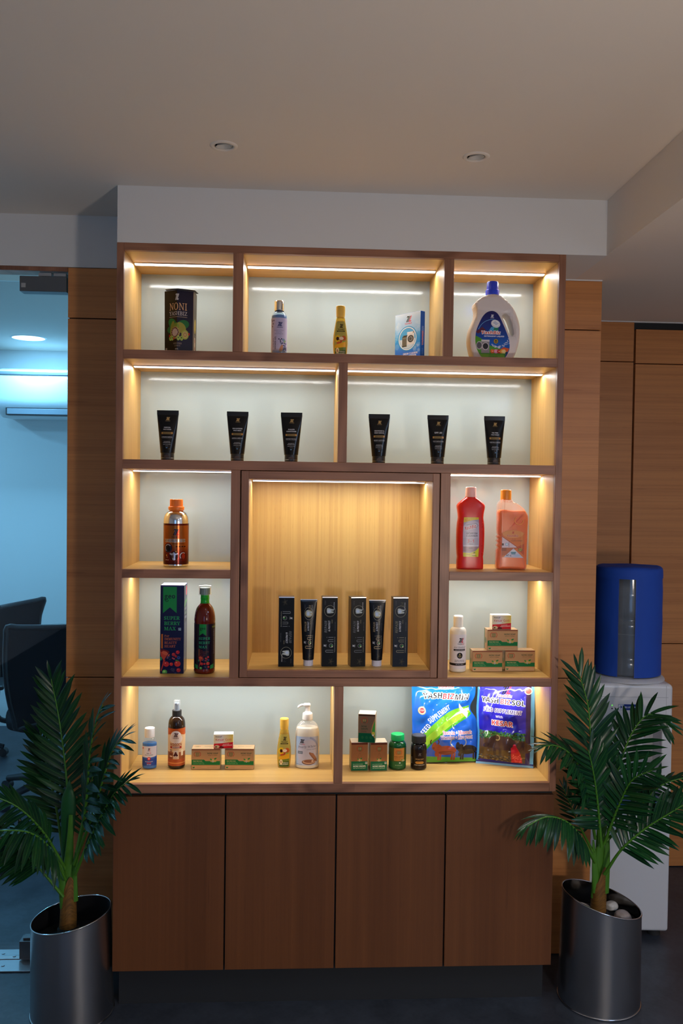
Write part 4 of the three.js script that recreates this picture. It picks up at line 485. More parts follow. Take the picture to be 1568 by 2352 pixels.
[[-0.1695, -0.079, 0.03, true, 'black toothpaste carton standing upside down, leftmost in the wooden niche', '#0d1015', '#7d8084', '#30343a'], [-0.028, -0.084, 0.05, false, 'black toothpaste carton upright left of the niche centre', '#0b0f16', '#8c9094', '#2c3036'], [0.064, -0.083, 0.16, false, 'black toothpaste carton upright right of the niche centre', '#0d0e10', '#6e7076', '#26282c'], [0.205, -0.084, 0.06, false, 'black toothpaste carton with blue sheen painted in, rightmost in the wooden niche', '#0f1c2c', '#8e8a74', '#57593f']].forEach(([x0, z0, ry, flip, label, bg, gold, faint]) => {  // rightmost carton has its blue sheen painted into the print colours
  const t = thing('toothpaste_carton', label, 'carton', [x0, SH.n, z0], ry, 'toothpaste cartons in the niche'); carton(t, 0.0505, 0.229, 0.042, std(lin(0.014, 0.015, 0.018), 0.3), pasteBox(bg, gold, faint, flip), null, std(lin(0.1, 0.09, 0.085), 0.3, 0.3)); part(t, 'foil_edge', bx(-0.0253, 0.0253, 0.2265, 0.2295, 0.0209, 0.0214, 0, 0), M.alu); });
const pasteTube = print(300, 1000, (x, W, H) => { rect(x, 0, 0, W, H, '#131318'); blob(x, W / 2, H * 0.2, W * 0.22, W * 0.22, '#a89a70'); x.save(); x.translate(W * 0.15, 0); x.scale(0.7, 1); pasteArt(x, W, H, '#b39c78', '#b39c78'); x.restore(); }, { roughness: 0.3, specularIntensity: 0.4 });
for (const [x0, z0, label] of [[-0.096, -0.084, 'black toothpaste tube standing on its white cap, left one in the niche'], [0.1305, -0.081, 'black toothpaste tube standing on its white cap, right one in the niche']]) {
  const t = thing('toothpaste_tube', label, 'tube', [x0, SH.n, z0], 0, 'toothpaste tubes in the niche'); const cap = squeezeTube(t, 0.218, 0.0555, 0.037, 0.032, 0.021, 0.008, plastic(lin(0.014, 0.014, 0.018), 0.25), plastic(lin(0.66, 0.64, 0.74), 0.4), pasteTube, false); part(t, 'seal_edge', bx(-0.0277, 0.0277, 0.2165, 0.2185, -0.0012, 0.0012, 0, 0), M.alu); part(cap, 'cap_ribs', ribbed(0.01615, 0.0195, 40, 0.0003, 0.0006, 0.0006), cap.material); }
// ---- row 4 right: shampoo, soap cartons, small carton
{ const t = thing('shampoo_bottle', 'cream white shampoo bottle with tall white cap and black print', 'bottle', [0.408, SH.r4, -0.117], 0), r = 0.0276;
  part(t, 'bottle', lathe(smooth([[0.001, 0], [r - 0.003, 0], [r, 0.004], [r, 0.02], [r, 0.128], [r * 0.97, 0.138], [r * 0.82, 0.146], [0.0165, 0.1495], [0.0163, 0.151]], 50)), plastic(lin(0.8, 0.76, 0.68), 0.35));
  part(t, 'cap', lathe([[0.0001, 0.15], [0.0158, 0.15], [0.0161, 0.152], [0.0158, 0.182], [0.0145, 0.1875], [0.0001, 0.189]], 36), plastic(lin(0.86, 0.82, 0.74), 0.35));
  wrap(t, r + 0.0003, 0.012, 0.127, print(900, 620, (x, W, H) => { rect(x, 0, 0, W, H, '#e2dde2'); const m = W / 2 + 20; logo(x, m + 10, 105, 84, '#1c1a1e', '#c4303c', 'YASHBIZ', '#1c1a1e', '#c4303c'); T(x, 'Anti Dandruff', m - 10, 232, 42, '#3a3540', { f: 'serif', w: 'italic', skew: 0.3, fit: 220 }); rect(x, m - 120, 262, 215, 34, '#1c1a1e'); T(x, 'SCALP CARE SHAMPOO', m - 10, 280, 20, '#d8d4da', { fit: 170 }); blob(x, m - 10, 380, 50, 54, '#1c1a1e'); blob(x, m - 10, 360, 7, 16, '#d8c27a'); T(x, 'PARABEN', m - 10, 388, 15, '#d8c27a'); T(x, 'FREE', m - 10, 406, 15, '#d8c27a'); T(x, 'Gentle Cleansing', m - 10, 466, 22, '#2a262e'); T(x, 'With Tea Tree Oil', m - 10, 492, 22, '#2a262e'); rect(x, 0, 520, W, 42, '#1c1a1e'); T(x, 'NET VOL. 200 ml', m - 10, 541, 18, '#d8d4da'); }, { roughness: 0.3 }));
}
const SOAP = print(760, 560, (x, W, H) => { rect(x, 0, 0, W, H, '#bb8f63'); rect(x, 0, 0, W, 30, '#8a4a34'); rect(x, 0, H - 90, W, 90, '#c69f74'); crest(x, 150, 140, 170, '#3a5a3c'); T(x, 'NONI SOAP', 560, 120, 58, '#2c4a34', { fit: 290 }); T(x, '- WITH 21 HERBS -', 560, 172, 24, '#5a4a34', { fit: 280 });
  poly(x, [[0, 290], [330, 290], [370, 330], [W, 330], [W, 440], [0, 440]], '#14703c'); T(x, 'Noni Skin Care', 40, 330, 34, '#d8c68a', { a: 'left' }); T(x, 'NATURAL SKIN PROTECT', 40, 372, 24, '#7fb07a', { a: 'left' }); T(x, 'GLOW WITH HERBAL CARE', 40, 408, 24, '#7fb07a', { a: 'left' }); fruit(x, 575, 310, 105); blob(x, 55, 500, 28, 28, '#2c7a44'); poly(x, [[35, 492], [55, 462], [75, 492]], '#c69f74'); lines(x, 200, 500, 150, 1, 9, 10, '#a98458'); lines(x, 540, 500, 320, 1, 9, 10, '#a98458'); }, { roughness: 0.26, metalness: 0.25 });
const soapSide = print(256, 400, (x, W, H) => { rect(x, 0, 0, W, H, '#c49c72'); rect(x, 0, 0, 60, H, '#4c7a5c'); blob(x, 130, 220, 50, 60, '#3c7a4c'); lines(x, 160, 60, 120, 12, 14, 5, '#8a6a4a'); }, { roughness: 0.3, metalness: 0.2 }), soapTop = print(500, 250, (x, W, H) => { rect(x, 0, 0, W, H, '#d0ac80'); crest(x, 90, 120, 100, '#6a7a4c'); T(x, 'NONI SOAP', 330, 110, 44, '#7a6a44'); rect(x, 0, 0, W, 14, '#9a6a4c'); }, { roughness: 0.3, metalness: 0.2 });
const soapBody = std(lin(0.45, 0.28, 0.14), 0.35, 0.2);
for (const [x0, y0, z0, ry, w, label] of [[0.507, SH.r4, -0.13, 0.0, 0.102, 'tan green soap carton at lower left of the three-carton pyramid beside the shampoo bottle'], [0.62, SH.r4, -0.138, 0.0, 0.102, 'tan green soap carton at lower right of the pyramid beside the shampoo bottle'], [0.558, SH.r4 + 0.0706, -0.134, 0.02, 0.104, 'tan green soap carton on top of the two others beside the shampoo bottle'],
  [-0.4345, SH.r5, -0.168, 0.0, 0.0965, 'tan green soap carton next to the brown spray bottle on the bottom shelf'], [-0.322, SH.r5, -0.167, -0.02, 0.0975, 'tan green soap carton near the middle of the bottom left shelf']])
  { const t = thing('soap_carton', label, 'carton', [x0, y0, z0], ry, 'tan and green soap cartons'); carton(t, w, 0.0705, 0.048, soapBody, SOAP, soapSide, soapTop); }
const KESAR = print(520, 400, (x, W, H) => { const g = x.createLinearGradient(0, 0, W, 0); g.addColorStop(0, '#ecdcb0'); g.addColorStop(0.4, '#e6dede'); g.addColorStop(1, '#e8c85a'); x.fillStyle = g; x.fillRect(0, 0, W, H); T(x, 'Ewasaf', 40, 62, 52, '#3a2c1c', { a: 'left' }); T(x, 'Kesar Goti', W / 2, 146, 92, '#c9202a', { w: 'normal', fit: 440 }); T(x, 'Milk & Almond Soap', 360, 210, 22, '#b58a4a', { w: 'normal' }); poly(x, [[0, 258], [180, 250], [360, 232], [W, 214], [W, H], [0, H]], '#d4222a'); T(x, 'Enriched with', 330, 278, 26, '#f6e6dc', { rot: -0.08 }); T(x, 'KESAR & CHANDAN', 360, 312, 30, '#f6e6dc', { rot: -0.08 }); blob(x, 80, 345, 70, 44, '#d8bc8c'); blob(x, 60, 350, 30, 22, '#7a4a24'); blob(x, 210, 360, 60, 34, '#6a1c14'); rect(x, 0, H - 16, W, 16, '#7a1c18'); }, { roughness: 0.25 });
for (const [x0, y0, z0, label] of [[0.5535, SH.r4 + 0.1412, -0.126, 'small white, yellow and red carton topping the pyramid of soap cartons'], [-0.377, SH.r5 + 0.0706, -0.161, 'small white, yellow and red carton bridging two soap cartons on the bottom shelf']])
  { const t = thing('saffron_soap_carton', label, 'carton', [x0, y0, z0], 0.04, 'small saffron soap cartons'); carton(t, 0.0655, 0.049, 0.034, std(lin(0.8, 0.76, 0.62), 0.35), KESAR, null, std(lin(0.85, 0.83, 0.78), 0.4)); }
// ---- bottom row left: sanitizer, spray, pump bottle
{ const t = thing('hand_sanitizer_bottle', 'small clear bottle of blue sanitizer with white flip cap', 'bottle', [-0.6255, SH.r5, -0.165], 0.05), sz = 0.72;
  const prof = [[0.001, 0.0005], [0.0225, 0.0005], [0.0243, 0.003], [0.0245, 0.01], [0.0245, 0.08], [0.0235, 0.092], [0.0195, 0.101], [0.0145, 0.105], [0.0142, 0.108]];
  part(t, 'bottle', lathe(smooth(prof, 40)).scale(1, 1, sz), phys({ color: lin(0.95, 0.97, 1), transmission: 0.95, roughness: 0.04, thickness: 0, ior: 1.4 }));
  part(t, 'liquid', lathe(smooth([[0.001, 0.002], [0.0215, 0.002], [0.0232, 0.005], [0.0234, 0.08], [0.0225, 0.087], [0.001, 0.087]], 30)).scale(1, 1, sz * 0.96), phys({ color: lin(0.0, 0.25, 0.75), roughness: 0.15, transmission: 0.3, thickness: 0 }));
  part(t, 'cap', lathe([[0.0001, 0.1055], [0.0158, 0.1055], [0.0165, 0.1065], [0.0168, 0.126], [0.0163, 0.1264], [0.0168, 0.127], [0.0166, 0.1355], [0.0155, 0.137], [0.0001, 0.1375]], 36), M.white);
  wrap(t, 0.0248, 0.012, 0.078, print(600, 600, (x, W, H) => { rect(x, 0, 0, W, H, '#dfdce4'); const m = W / 2; logo(x, m, 90, 70, '#1c1c2a', '#c42a34', 'YASHBIZ', '#1c1c2a', '#c42a34'); blob(x, 70, 60, 26, 30, '#c42a34'); T(x, 'Nilo', m - 36, 214, 44, '#2a2a3a'); T(x, '20', m + 44, 208, 42, '#d4303c'); T(x, 'Hand Sanitizer', m, 264, 40, '#22222e', { fit: 280 }); poly(x, [[0, 330], [m, 350], [W, 310], [W, H], [0, H]], '#3464b8'); poly(x, [[0, 360], [m, 400], [W, 360], [W, H], [0, H]], '#274a9c'); blob(x, m, 380, 52, 54, '#d4242c'); blob(x, m, 376, 17, 26, '#f2e6e6'); T(x, 'KILLS 99.9% GERMS', m, 470, 28, '#f0d8d8'); rect(x, m - 70, 500, 140, 26, '#c43a34'); T(x, 'NET 100 ml', m, 560, 26, '#e0e4f0'); }, { roughness: 0.3 }), 1.25, 'label', 30, sz);
}
{ const t = thing('wood_polish_spray', 'dark brown spray bottle with clear overcap and orange wood-polish label', 'spray bottle', [-0.5365, SH.r5, -0.174], 0.03), r = 0.0287;
  const dk = phys({ color: lin(0.02, 0.009, 0.005), roughness: 0.1 });
  part(t, 'bottle', lathe(smooth([[0.001, 0], [r - 0.004, 0], [r, 0.006], [r, 0.02], [r, 0.14], [r * 0.97, 0.153], [r * 0.86, 0.165], [r * 0.62, 0.1735], [0.0148, 0.1755], [0.0145, 0.178]], 60)), dk);
  const col = part(t, 'collar', ribbed(0.0155, 0.0195, 40, 0.0003, 0.1755, 0.0008), M.black); part(t, 'sprayer', merge(new THREE.CylinderGeometry(0.0085, 0.0098, 0.02, 24).translate(0, 0.2045, 0), bx(-0.0075, 0.0075, 0.212, 0.2195, -0.006, 0.008, 1, 0.002)), std(lin(0.22, 0.27, 0.33), 0.4)); part(t, 'nozzle', new THREE.CylinderGeometry(0.0022, 0.0022, 0.002, 12).rotateX(Math.PI / 2).translate(0.003, 0.216, 0.0088), M.white);
  part(t, 'overcap', lathe(smooth([[0.0128, 0.195], [0.0122, 0.199], [0.0118, 0.222], [0.0105, 0.2275], [0.0001, 0.2285]], 24)), phys({ color: lin(0.95, 0.97, 1), transmission: 0.9, roughness: 0.06, thickness: 0 }));
  wrap(t, r + 0.0003, 0.0115, 0.138, print(1000, 700, (x, W, H) => { rect(x, 0, 0, W, H, '#d8b48a'); rect(x, 0, 0, W, 92, '#b5501f'); const m = W / 2; blob(x, m, 130, 96, 88, '#dcd2d4'); poly(x, [[m - 330, 80], [m - 90, 80], [m - 100, 110], [m - 180, 130], [m - 330, 120]], '#b5501f'); poly(x, [[m + 90, 80], [m + 330, 80], [m + 330, 120], [m + 180, 130], [m + 100, 110]], '#b5501f'); blob(x, m, 190, 130, 90, '#d9c6bb'); logo(x, m, 120, 78, '#3a1214', '#4a1418', 'YASHBIZ', '#3a1c1c'); T(x, 'WOODEN', m, 298, 70, '#7c1c1a', { skew: 0.08, fit: 236 }); rect(x, m - 112, 328, 224, 44, '#9c241c'); rect(x, m - 70, 334, 140, 32, '#c8b0a4'); T(x, 'CLEANER', m, 351, 30, '#5a1614', { fit: 130 }); T(x, 'Polish & Shine', m, 392, 20, '#6a4a3a', { w: 'normal' }); rect(x, m - 122, 390, 54, 48, '#8c5a44'); T(x, '4in1', m - 95, 414, 22, '#e8d8c8'); rect(x, m - 40, 410, 80, 120, '#d2c0b4'); blob(x, m, 480, 30, 24, '#4a1c18'); blob(x, m, 452, 17, 17, '#5a241c'); blob(x, m - 22, 502, 20, 17, '#4a1c18'); blob(x, m + 22, 502, 20, 17, '#4a1c18'); rect(x, m - 330, 440, 280, 150, '#8a4a2c'); rect(x, m + 60, 440, 280, 150, '#96522e'); rect(x, m - 130, 470, 70, 16, '#5a2c1c'); rect(x, m + 100, 400, 50, 110, '#e2cba8'); blob(x, m, 545, 44, 14, '#c9a890'); rect(x, 0, 570, W, 130, '#b0522a'); blob(x, m - 95, 520, 34, 9, '#e8d6c2'); poly(x, [[0, 640], [W, 634], [W, 650], [0, 656]], '#d88c4c'); }, { roughness: 0.3 }));
}
{ const t = thing('hand_wash_pump_bottle', 'pearl white hand wash bottle with white pump and blue shell label', 'pump bottle', [-0.0945, SH.r5, -0.172]), sz = 0.66;
  const prof = [[0.001, 0.0005], [0.0385, 0.0005], [0.041, 0.004], [0.0412, 0.02], [0.0412, 0.11], [0.04, 0.126], [0.0345, 0.143], [0.0245, 0.155], [0.0178, 0.159], [0.0172, 0.164]];
  part(t, 'bottle', lathe(smooth(prof, 60), 52).scale(1, 1, sz), phys({ color: lin(0.97, 0.97, 0.97), transmission: 0.8, roughness: 0.08, thickness: 0, ior: 1.4 }));
  part(t, 'soap', lathe(smooth([[0.001, 0.002], [0.037, 0.002], [0.0398, 0.006], [0.04, 0.11], [0.0385, 0.126], [0.034, 0.138], [0.001, 0.138]], 50), 52).scale(1, 1, sz * 0.97), phys({ color: lin(0.86, 0.81, 0.68), roughness: 0.35 }));
  const col = part(t, 'collar', lathe([[0.0001, 0.163], [0.017, 0.163], [0.0176, 0.165], [0.017, 0.182], [0.0152, 0.186], [0.0102, 0.1885], [0.0092, 0.192], [0.0001, 0.192]], 36), M.white);
  part(t, 'pump_head', merge(new THREE.CylinderGeometry(0.0078, 0.0088, 0.016, 24).translate(0, 0.2, 0), new RoundedBoxGeometry(0.024, 0.0105, 0.017, 3, 0.0048).translate(-0.002, 0.2125, 0), tube([[-0.008, 0.2125, 0], [-0.018, 0.2118, 0], [-0.027, 0.2085, 0], [-0.0305, 0.205, 0]], 0.0042, 16, 12)), M.white);
  const sp = part(t, 'spout', new THREE.SphereGeometry(0.0042, 14, 10).translate(-0.0305, 0.205, 0), M.white);
  wrap(t, 0.0416, 0.012, 0.11, print(760, 900, (x, W, H) => { rect(x, 0, 0, W, H, '#b4bfdc'); x.save(); x.globalAlpha = 0.5; blob(x, 420, 480, 330, 380, '#c9bccb'); x.restore(); poly(x, [[0, 0], [200, 0], [60, 500], [120, 900], [0, 900]], '#a9c4e8'); x.strokeStyle = '#98a3cc'; x.lineWidth = 60; x.beginPath(); x.arc(300, 420, 420, -1.2, 0.4); x.stroke(); logo(x, 228, 140, 120, '#17151c', '#17151c', 'YASHBIZ', '#17151c', '#c42a34'); T(x, 'Pearly White', 370, 312, 92, '#3a4660', { f: 'serif', w: 'normal', skew: 0.25, rot: -0.06, fit: 540 }); T(x, 'HAND WASH', 510, 392, 44, '#5f6a8c', { w: 'normal', rot: -0.06, fit: 290 }); rect(x, 90, 452, 160, 84, '#4a5a72'); rect(x, 98, 460, 144, 68, '#5c6c84'); T(x, 'MOISTURE', 170, 482, 26, '#c8d0dc'); T(x, 'PROTECT', 170, 512, 26, '#c8d0dc'); poly(x, [[440, 480], [560, 520], [680, 700], [690, 790], [600, 760], [480, 600], [430, 520]], '#8c5f4c'); poly(x, [[460, 490], [560, 530], [660, 690], [600, 700], [480, 560]], '#a4745c'); blob(x, 430, 790, 200, 84, '#6a4434'); blob(x, 440, 780, 190, 70, '#c09a84'); blob(x, 450, 762, 160, 48, '#8c5c48'); blob(x, 540, 770, 44, 44, '#b58c74'); blob(x, 530, 760, 19, 19, '#e6d2c2'); T(x, 'NET VOL. 250 ml', 130, 868, 26, '#3a3f55'); }, { roughness: 0.3 }), 1.12, 'label', 36, sz);
}
// ---- bottom row right: drop cartons, two tablet bottles, two pouches
const DROPS = print(360, 560, (x, W, H) => { rect(x, 0, 0, W, H, '#a06a40'); rect(x, 0, 0, W, 40, '#6a3424'); crest(x, W / 2 + 10, 120, 130, '#3f5a34'); x.strokeStyle = '#7a4a2c'; x.lineWidth = 3; x.beginPath(); x.moveTo(W / 2 + 8, 200); x.lineTo(W / 2 - 46, 310); x.moveTo(W / 2 + 8, 200); x.lineTo(W / 2 + 60, 310); x.stroke(); rect(x, 0, 372, W, 188, '#1a6440'); fruit(x, W / 2 + 5, 345, 62); T(x, 'MULTI VITAMIN SUPPLEMENT', 150, 432, 17, '#a9c4a4', { fit: 220 }); T(x, 'NONI DROPS', W / 2, 474, 46, '#e6ecd8', { fit: 276 }); T(x, 'GIVE YOUR LIFE A NEW HEALTH', W / 2, 512, 18, '#c0d4b4', { fit: 270 }); rect(x, 308, 388, 42, 42, '#d8e0d4'); rect(x, 315, 395, 28, 28, '#1a3424'); blob(x, 329, 409, 8, 8, '#d8e0d4'); }, { roughness: 0.26, metalness: 0.3 });
const DROPS2 = print(360, 560, (x, W, H) => { rect(x, 0, 0, W, H, '#7c6450'); rect(x, 0, 0, W, 30, '#4a3024'); crest(x, 130, 120, 130, '#2c5a40'); T(x, 'NONI', 60, 240, 46, '#2c4a34', { a: 'left' }); T(x, 'DROPS', 60, 290, 46, '#2c4a34', { a: 'left' }); lines(x, 120, 330, 140, 2, 18, 7, '#4a3a2c'); rect(x, 0, 372, W, 188, '#0e5a3c'); x.globalAlpha = 0.35; for (const a of [90, 180, 270]) blob(x, a, 460, 30, 30, '#4a7a44'); x.globalAlpha = 1; poly(x, [[W, 60], [300, 210], [270, 330], [290, 400], [W, 470]], '#b98a54'); poly(x, [[W, 110], [318, 230], [292, 330], [W, 450]], '#4aa444'); blob(x, 325, 380, 34, 40, '#d4c44a'); blob(x, 318, 410, 17, 17, '#f0e6da'); }, { roughness: 0.24, metalness: 0.3 });
const dropSide = print(200, 360, (x, W, H) => { rect(x, 0, 0, W, H, '#a87a50'); rect(x, 0, 240, W, 120, '#4c6a3c'); }, { roughness: 0.3, metalness: 0.2 });
for (const [x0, y0, z0, ry, mat, label] of [[0.0805, SH.r5, -0.152, 0.04, DROPS, 'tan and green drops carton, left of the lower pair'], [0.1455, SH.r5, -0.151, 0.06, DROPS, 'tan and green drops carton, right of the lower pair'], [0.1085, SH.r5 + 0.0966, -0.148, -0.16, DROPS2, 'drops carton turned sideways on top of the two others']])
  { const t = thing('drops_carton', label, 'carton', [x0, y0, z0], ry, 'tan and green drops cartons'); carton(t, 0.0575, 0.0965, 0.052, std(lin(0.5, 0.36, 0.22), 0.4, 0.2), mat, dropSide, std(lin(0.62, 0.52, 0.38), 0.4)); part(t, 'tuck_flap', bx(-0.027, 0.027, 0.0955, 0.0972, 0.0252, 0.0262, 0, 0.0004), std(lin(0.75, 0.7, 0.62), 0.5)); }
{ const t = thing('capsule_bottle', 'green glass capsule bottle with bright green lid and tan label', 'bottle', [0.2135, SH.r5, -0.157]), r = 0.0297;
  part(t, 'bottle', lathe(smooth([[0.001, 0], [r - 0.004, 0], [r, 0.004], [r, 0.02], [r, 0.076], [r * 0.96, 0.085], [r * 0.8, 0.092], [0.0205, 0.0945], [0.0202, 0.099]], 44)), phys({ color: lin(0.004, 0.09, 0.022), roughness: 0.12, transmission: 0.2, thickness: 0 }));
  part(t, 'cap', ribbed(0.0228, 0.0205, 60, 0.0003, 0.0975, 0.003), plastic(lin(0.0, 0.42, 0.1), 0.35));
  wrap(t, r + 0.0003, 0.009, 0.0755, print(1000, 420, (x, W, H) => { rect(x, 0, 0, W, H, '#4c5424'); const m = W / 2 + 10; rect(x, m - 92, 0, 200, 270, '#c0803c'); crest(x, m, 90, 110, '#4a5a34'); T(x, 'NONI CAPSULE', m - 85, 184, 24, '#4a2c18', { a: 'left' }); lines(x, m - 20, 206, 120, 3, 16, 6, '#8c5424'); fruit(x, m + 88, 262, 50); rect(x, 0, 290, W, 130, '#2c6434'); rect(x, m + 6, 302, 24, 24, '#d8e0d4'); T(x, '60 CAPSULES', m, 366, 22, '#a9c49c'); }, { roughness: 0.2 }));
}
{ const t = thing('tablet_bottle', 'small black tablet bottle with dark embossed lid and orange badge', 'bottle', [0.286, SH.r5, -0.154]), r = 0.0272, bk = phys({ color: lin(0.012, 0.01, 0.01), roughness: 0.14 });
  part(t, 'bottle', lathe(smooth([[0.001, 0], [r - 0.004, 0], [r, 0.004], [r, 0.02], [r, 0.07], [r * 0.95, 0.08], [r * 0.82, 0.0865], [0.0195, 0.0885], [0.0193, 0.092]], 44)), bk);
  const c = part(t, 'cap', ribbed(0.0248, 0.0235, 60, 0.0003, 0.091, 0.0018), std(lin(0.012, 0.012, 0.013), 0.45)); part(c, 'cap_top', new THREE.CircleGeometry(0.0215, 36).rotateX(-Math.PI / 2).translate(0, 0.1147, 0), print(200, 200, (x, W, H) => { rect(x, 0, 0, W, H, '#3c3e42'); for (let i = 0; i < 7; i++) T(x, 'PUSH DOWN', 100 + (i % 2) * 16, 30 + i * 23, 18, '#6a6c70'); }, { roughness: 0.5 }));
  wrap(t, r + 0.0003, 0.006, 0.069, print(1000, 440, (x, W, H) => { rect(x, 0, 0, W, H, '#20120c'); const m = W / 2; logo(x, m, 96, 50, '#6a625c', '#6a625c', 'YASHBIZ', '#6a625c'); T(x, 'NIRVANA TABLET', m, 214, 34, '#c89a5c', { fit: 170 }); lines(x, m, 244, 120, 1, 9, 7, '#7a6a5a'); x.fillStyle = '#d8963c'; x.beginPath(); x.roundRect(m - 84, 272, 168, 52, 26); x.fill(); T(x, 'ADD N/P', m, 299, 34, '#3a1c0c'); T(x, '60 TABLETS  IMMUNITY BOOSTER', m, 356, 22, '#e0d8d0', { fit: 220 }); lines(x, m - 190, 180, 60, 9, 18, 6, '#a89c94'); lines(x, m + 200, 120, 70, 15, 18, 7, '#c8beb4'); }, { roughness: 0.25 }));
}
// limp foil pouch: bulging front and back sheets joined at the seams
function pouch(t, W, H, bulge, outline, front, back, wr, kx) {
  const nu = 40, nv = 48, g = [[], []], uvs = [], idx = [], n1 = lattice(6, 7, wr), n2 = lattice(14, 16, wr + 1), P = (u, v, s) => { const [l, r] = outline(v), x = (l + (r - l) * u) * W, e = Math.min(1, Math.min(u, 1 - u) * 9) , f = Math.min(1, Math.min(v, 1 - v) * 7);
    const prof = Math.pow(Math.max(0, Math.sin(Math.PI * u)), 0.55) * (0.28 + 0.72 * Math.pow(Math.max(0, Math.sin(Math.PI * Math.min(1, v * 0.92 + 0.04))), 0.7)) * e * f, w = ((n1(u, v) - 0.5) * 0.017 + (n2(u, v) - 0.5) * 0.0055) * e * Math.min(1, f + 0.3);
    return [x + (n2(v, 0.3) - 0.5) * kx * (u - 0.5), v * H, s > 0 ? prof * bulge + w + 0.0006 : -prof * bulge * 0.35 + w * 0.4 - 0.0006]; };
  const mk = (s) => { const p = [], q = [], id = []; for (let j = 0; j <= nv; j++) for (let i = 0; i <= nu; i++) { p.push(...P(i / nu, j / nv, s)); q.push(s > 0 ? i / nu : 1 - i / nu, j / nv); } for (let j = 0; j < nv; j++) for (let i = 0; i < nu; i++) { const a = j * (nu + 1) + i, b = a + 1, c = a + nu + 1, d = c + 1; s > 0 ? id.push(a, b, d, a, d, c) : id.push(a, d, b, a, c, d); } const G = new THREE.BufferGeometry(); G.setAttribute('position', new THREE.Float32BufferAttribute(p, 3)); G.setAttribute('uv', new THREE.Float32BufferAttribute(q, 2)); G.setIndex(id); G.computeVertexNormals(); return G; };
  part(t, 'front_sheet', mk(1), front); part(t, 'back_sheet', mk(-1), back);
}
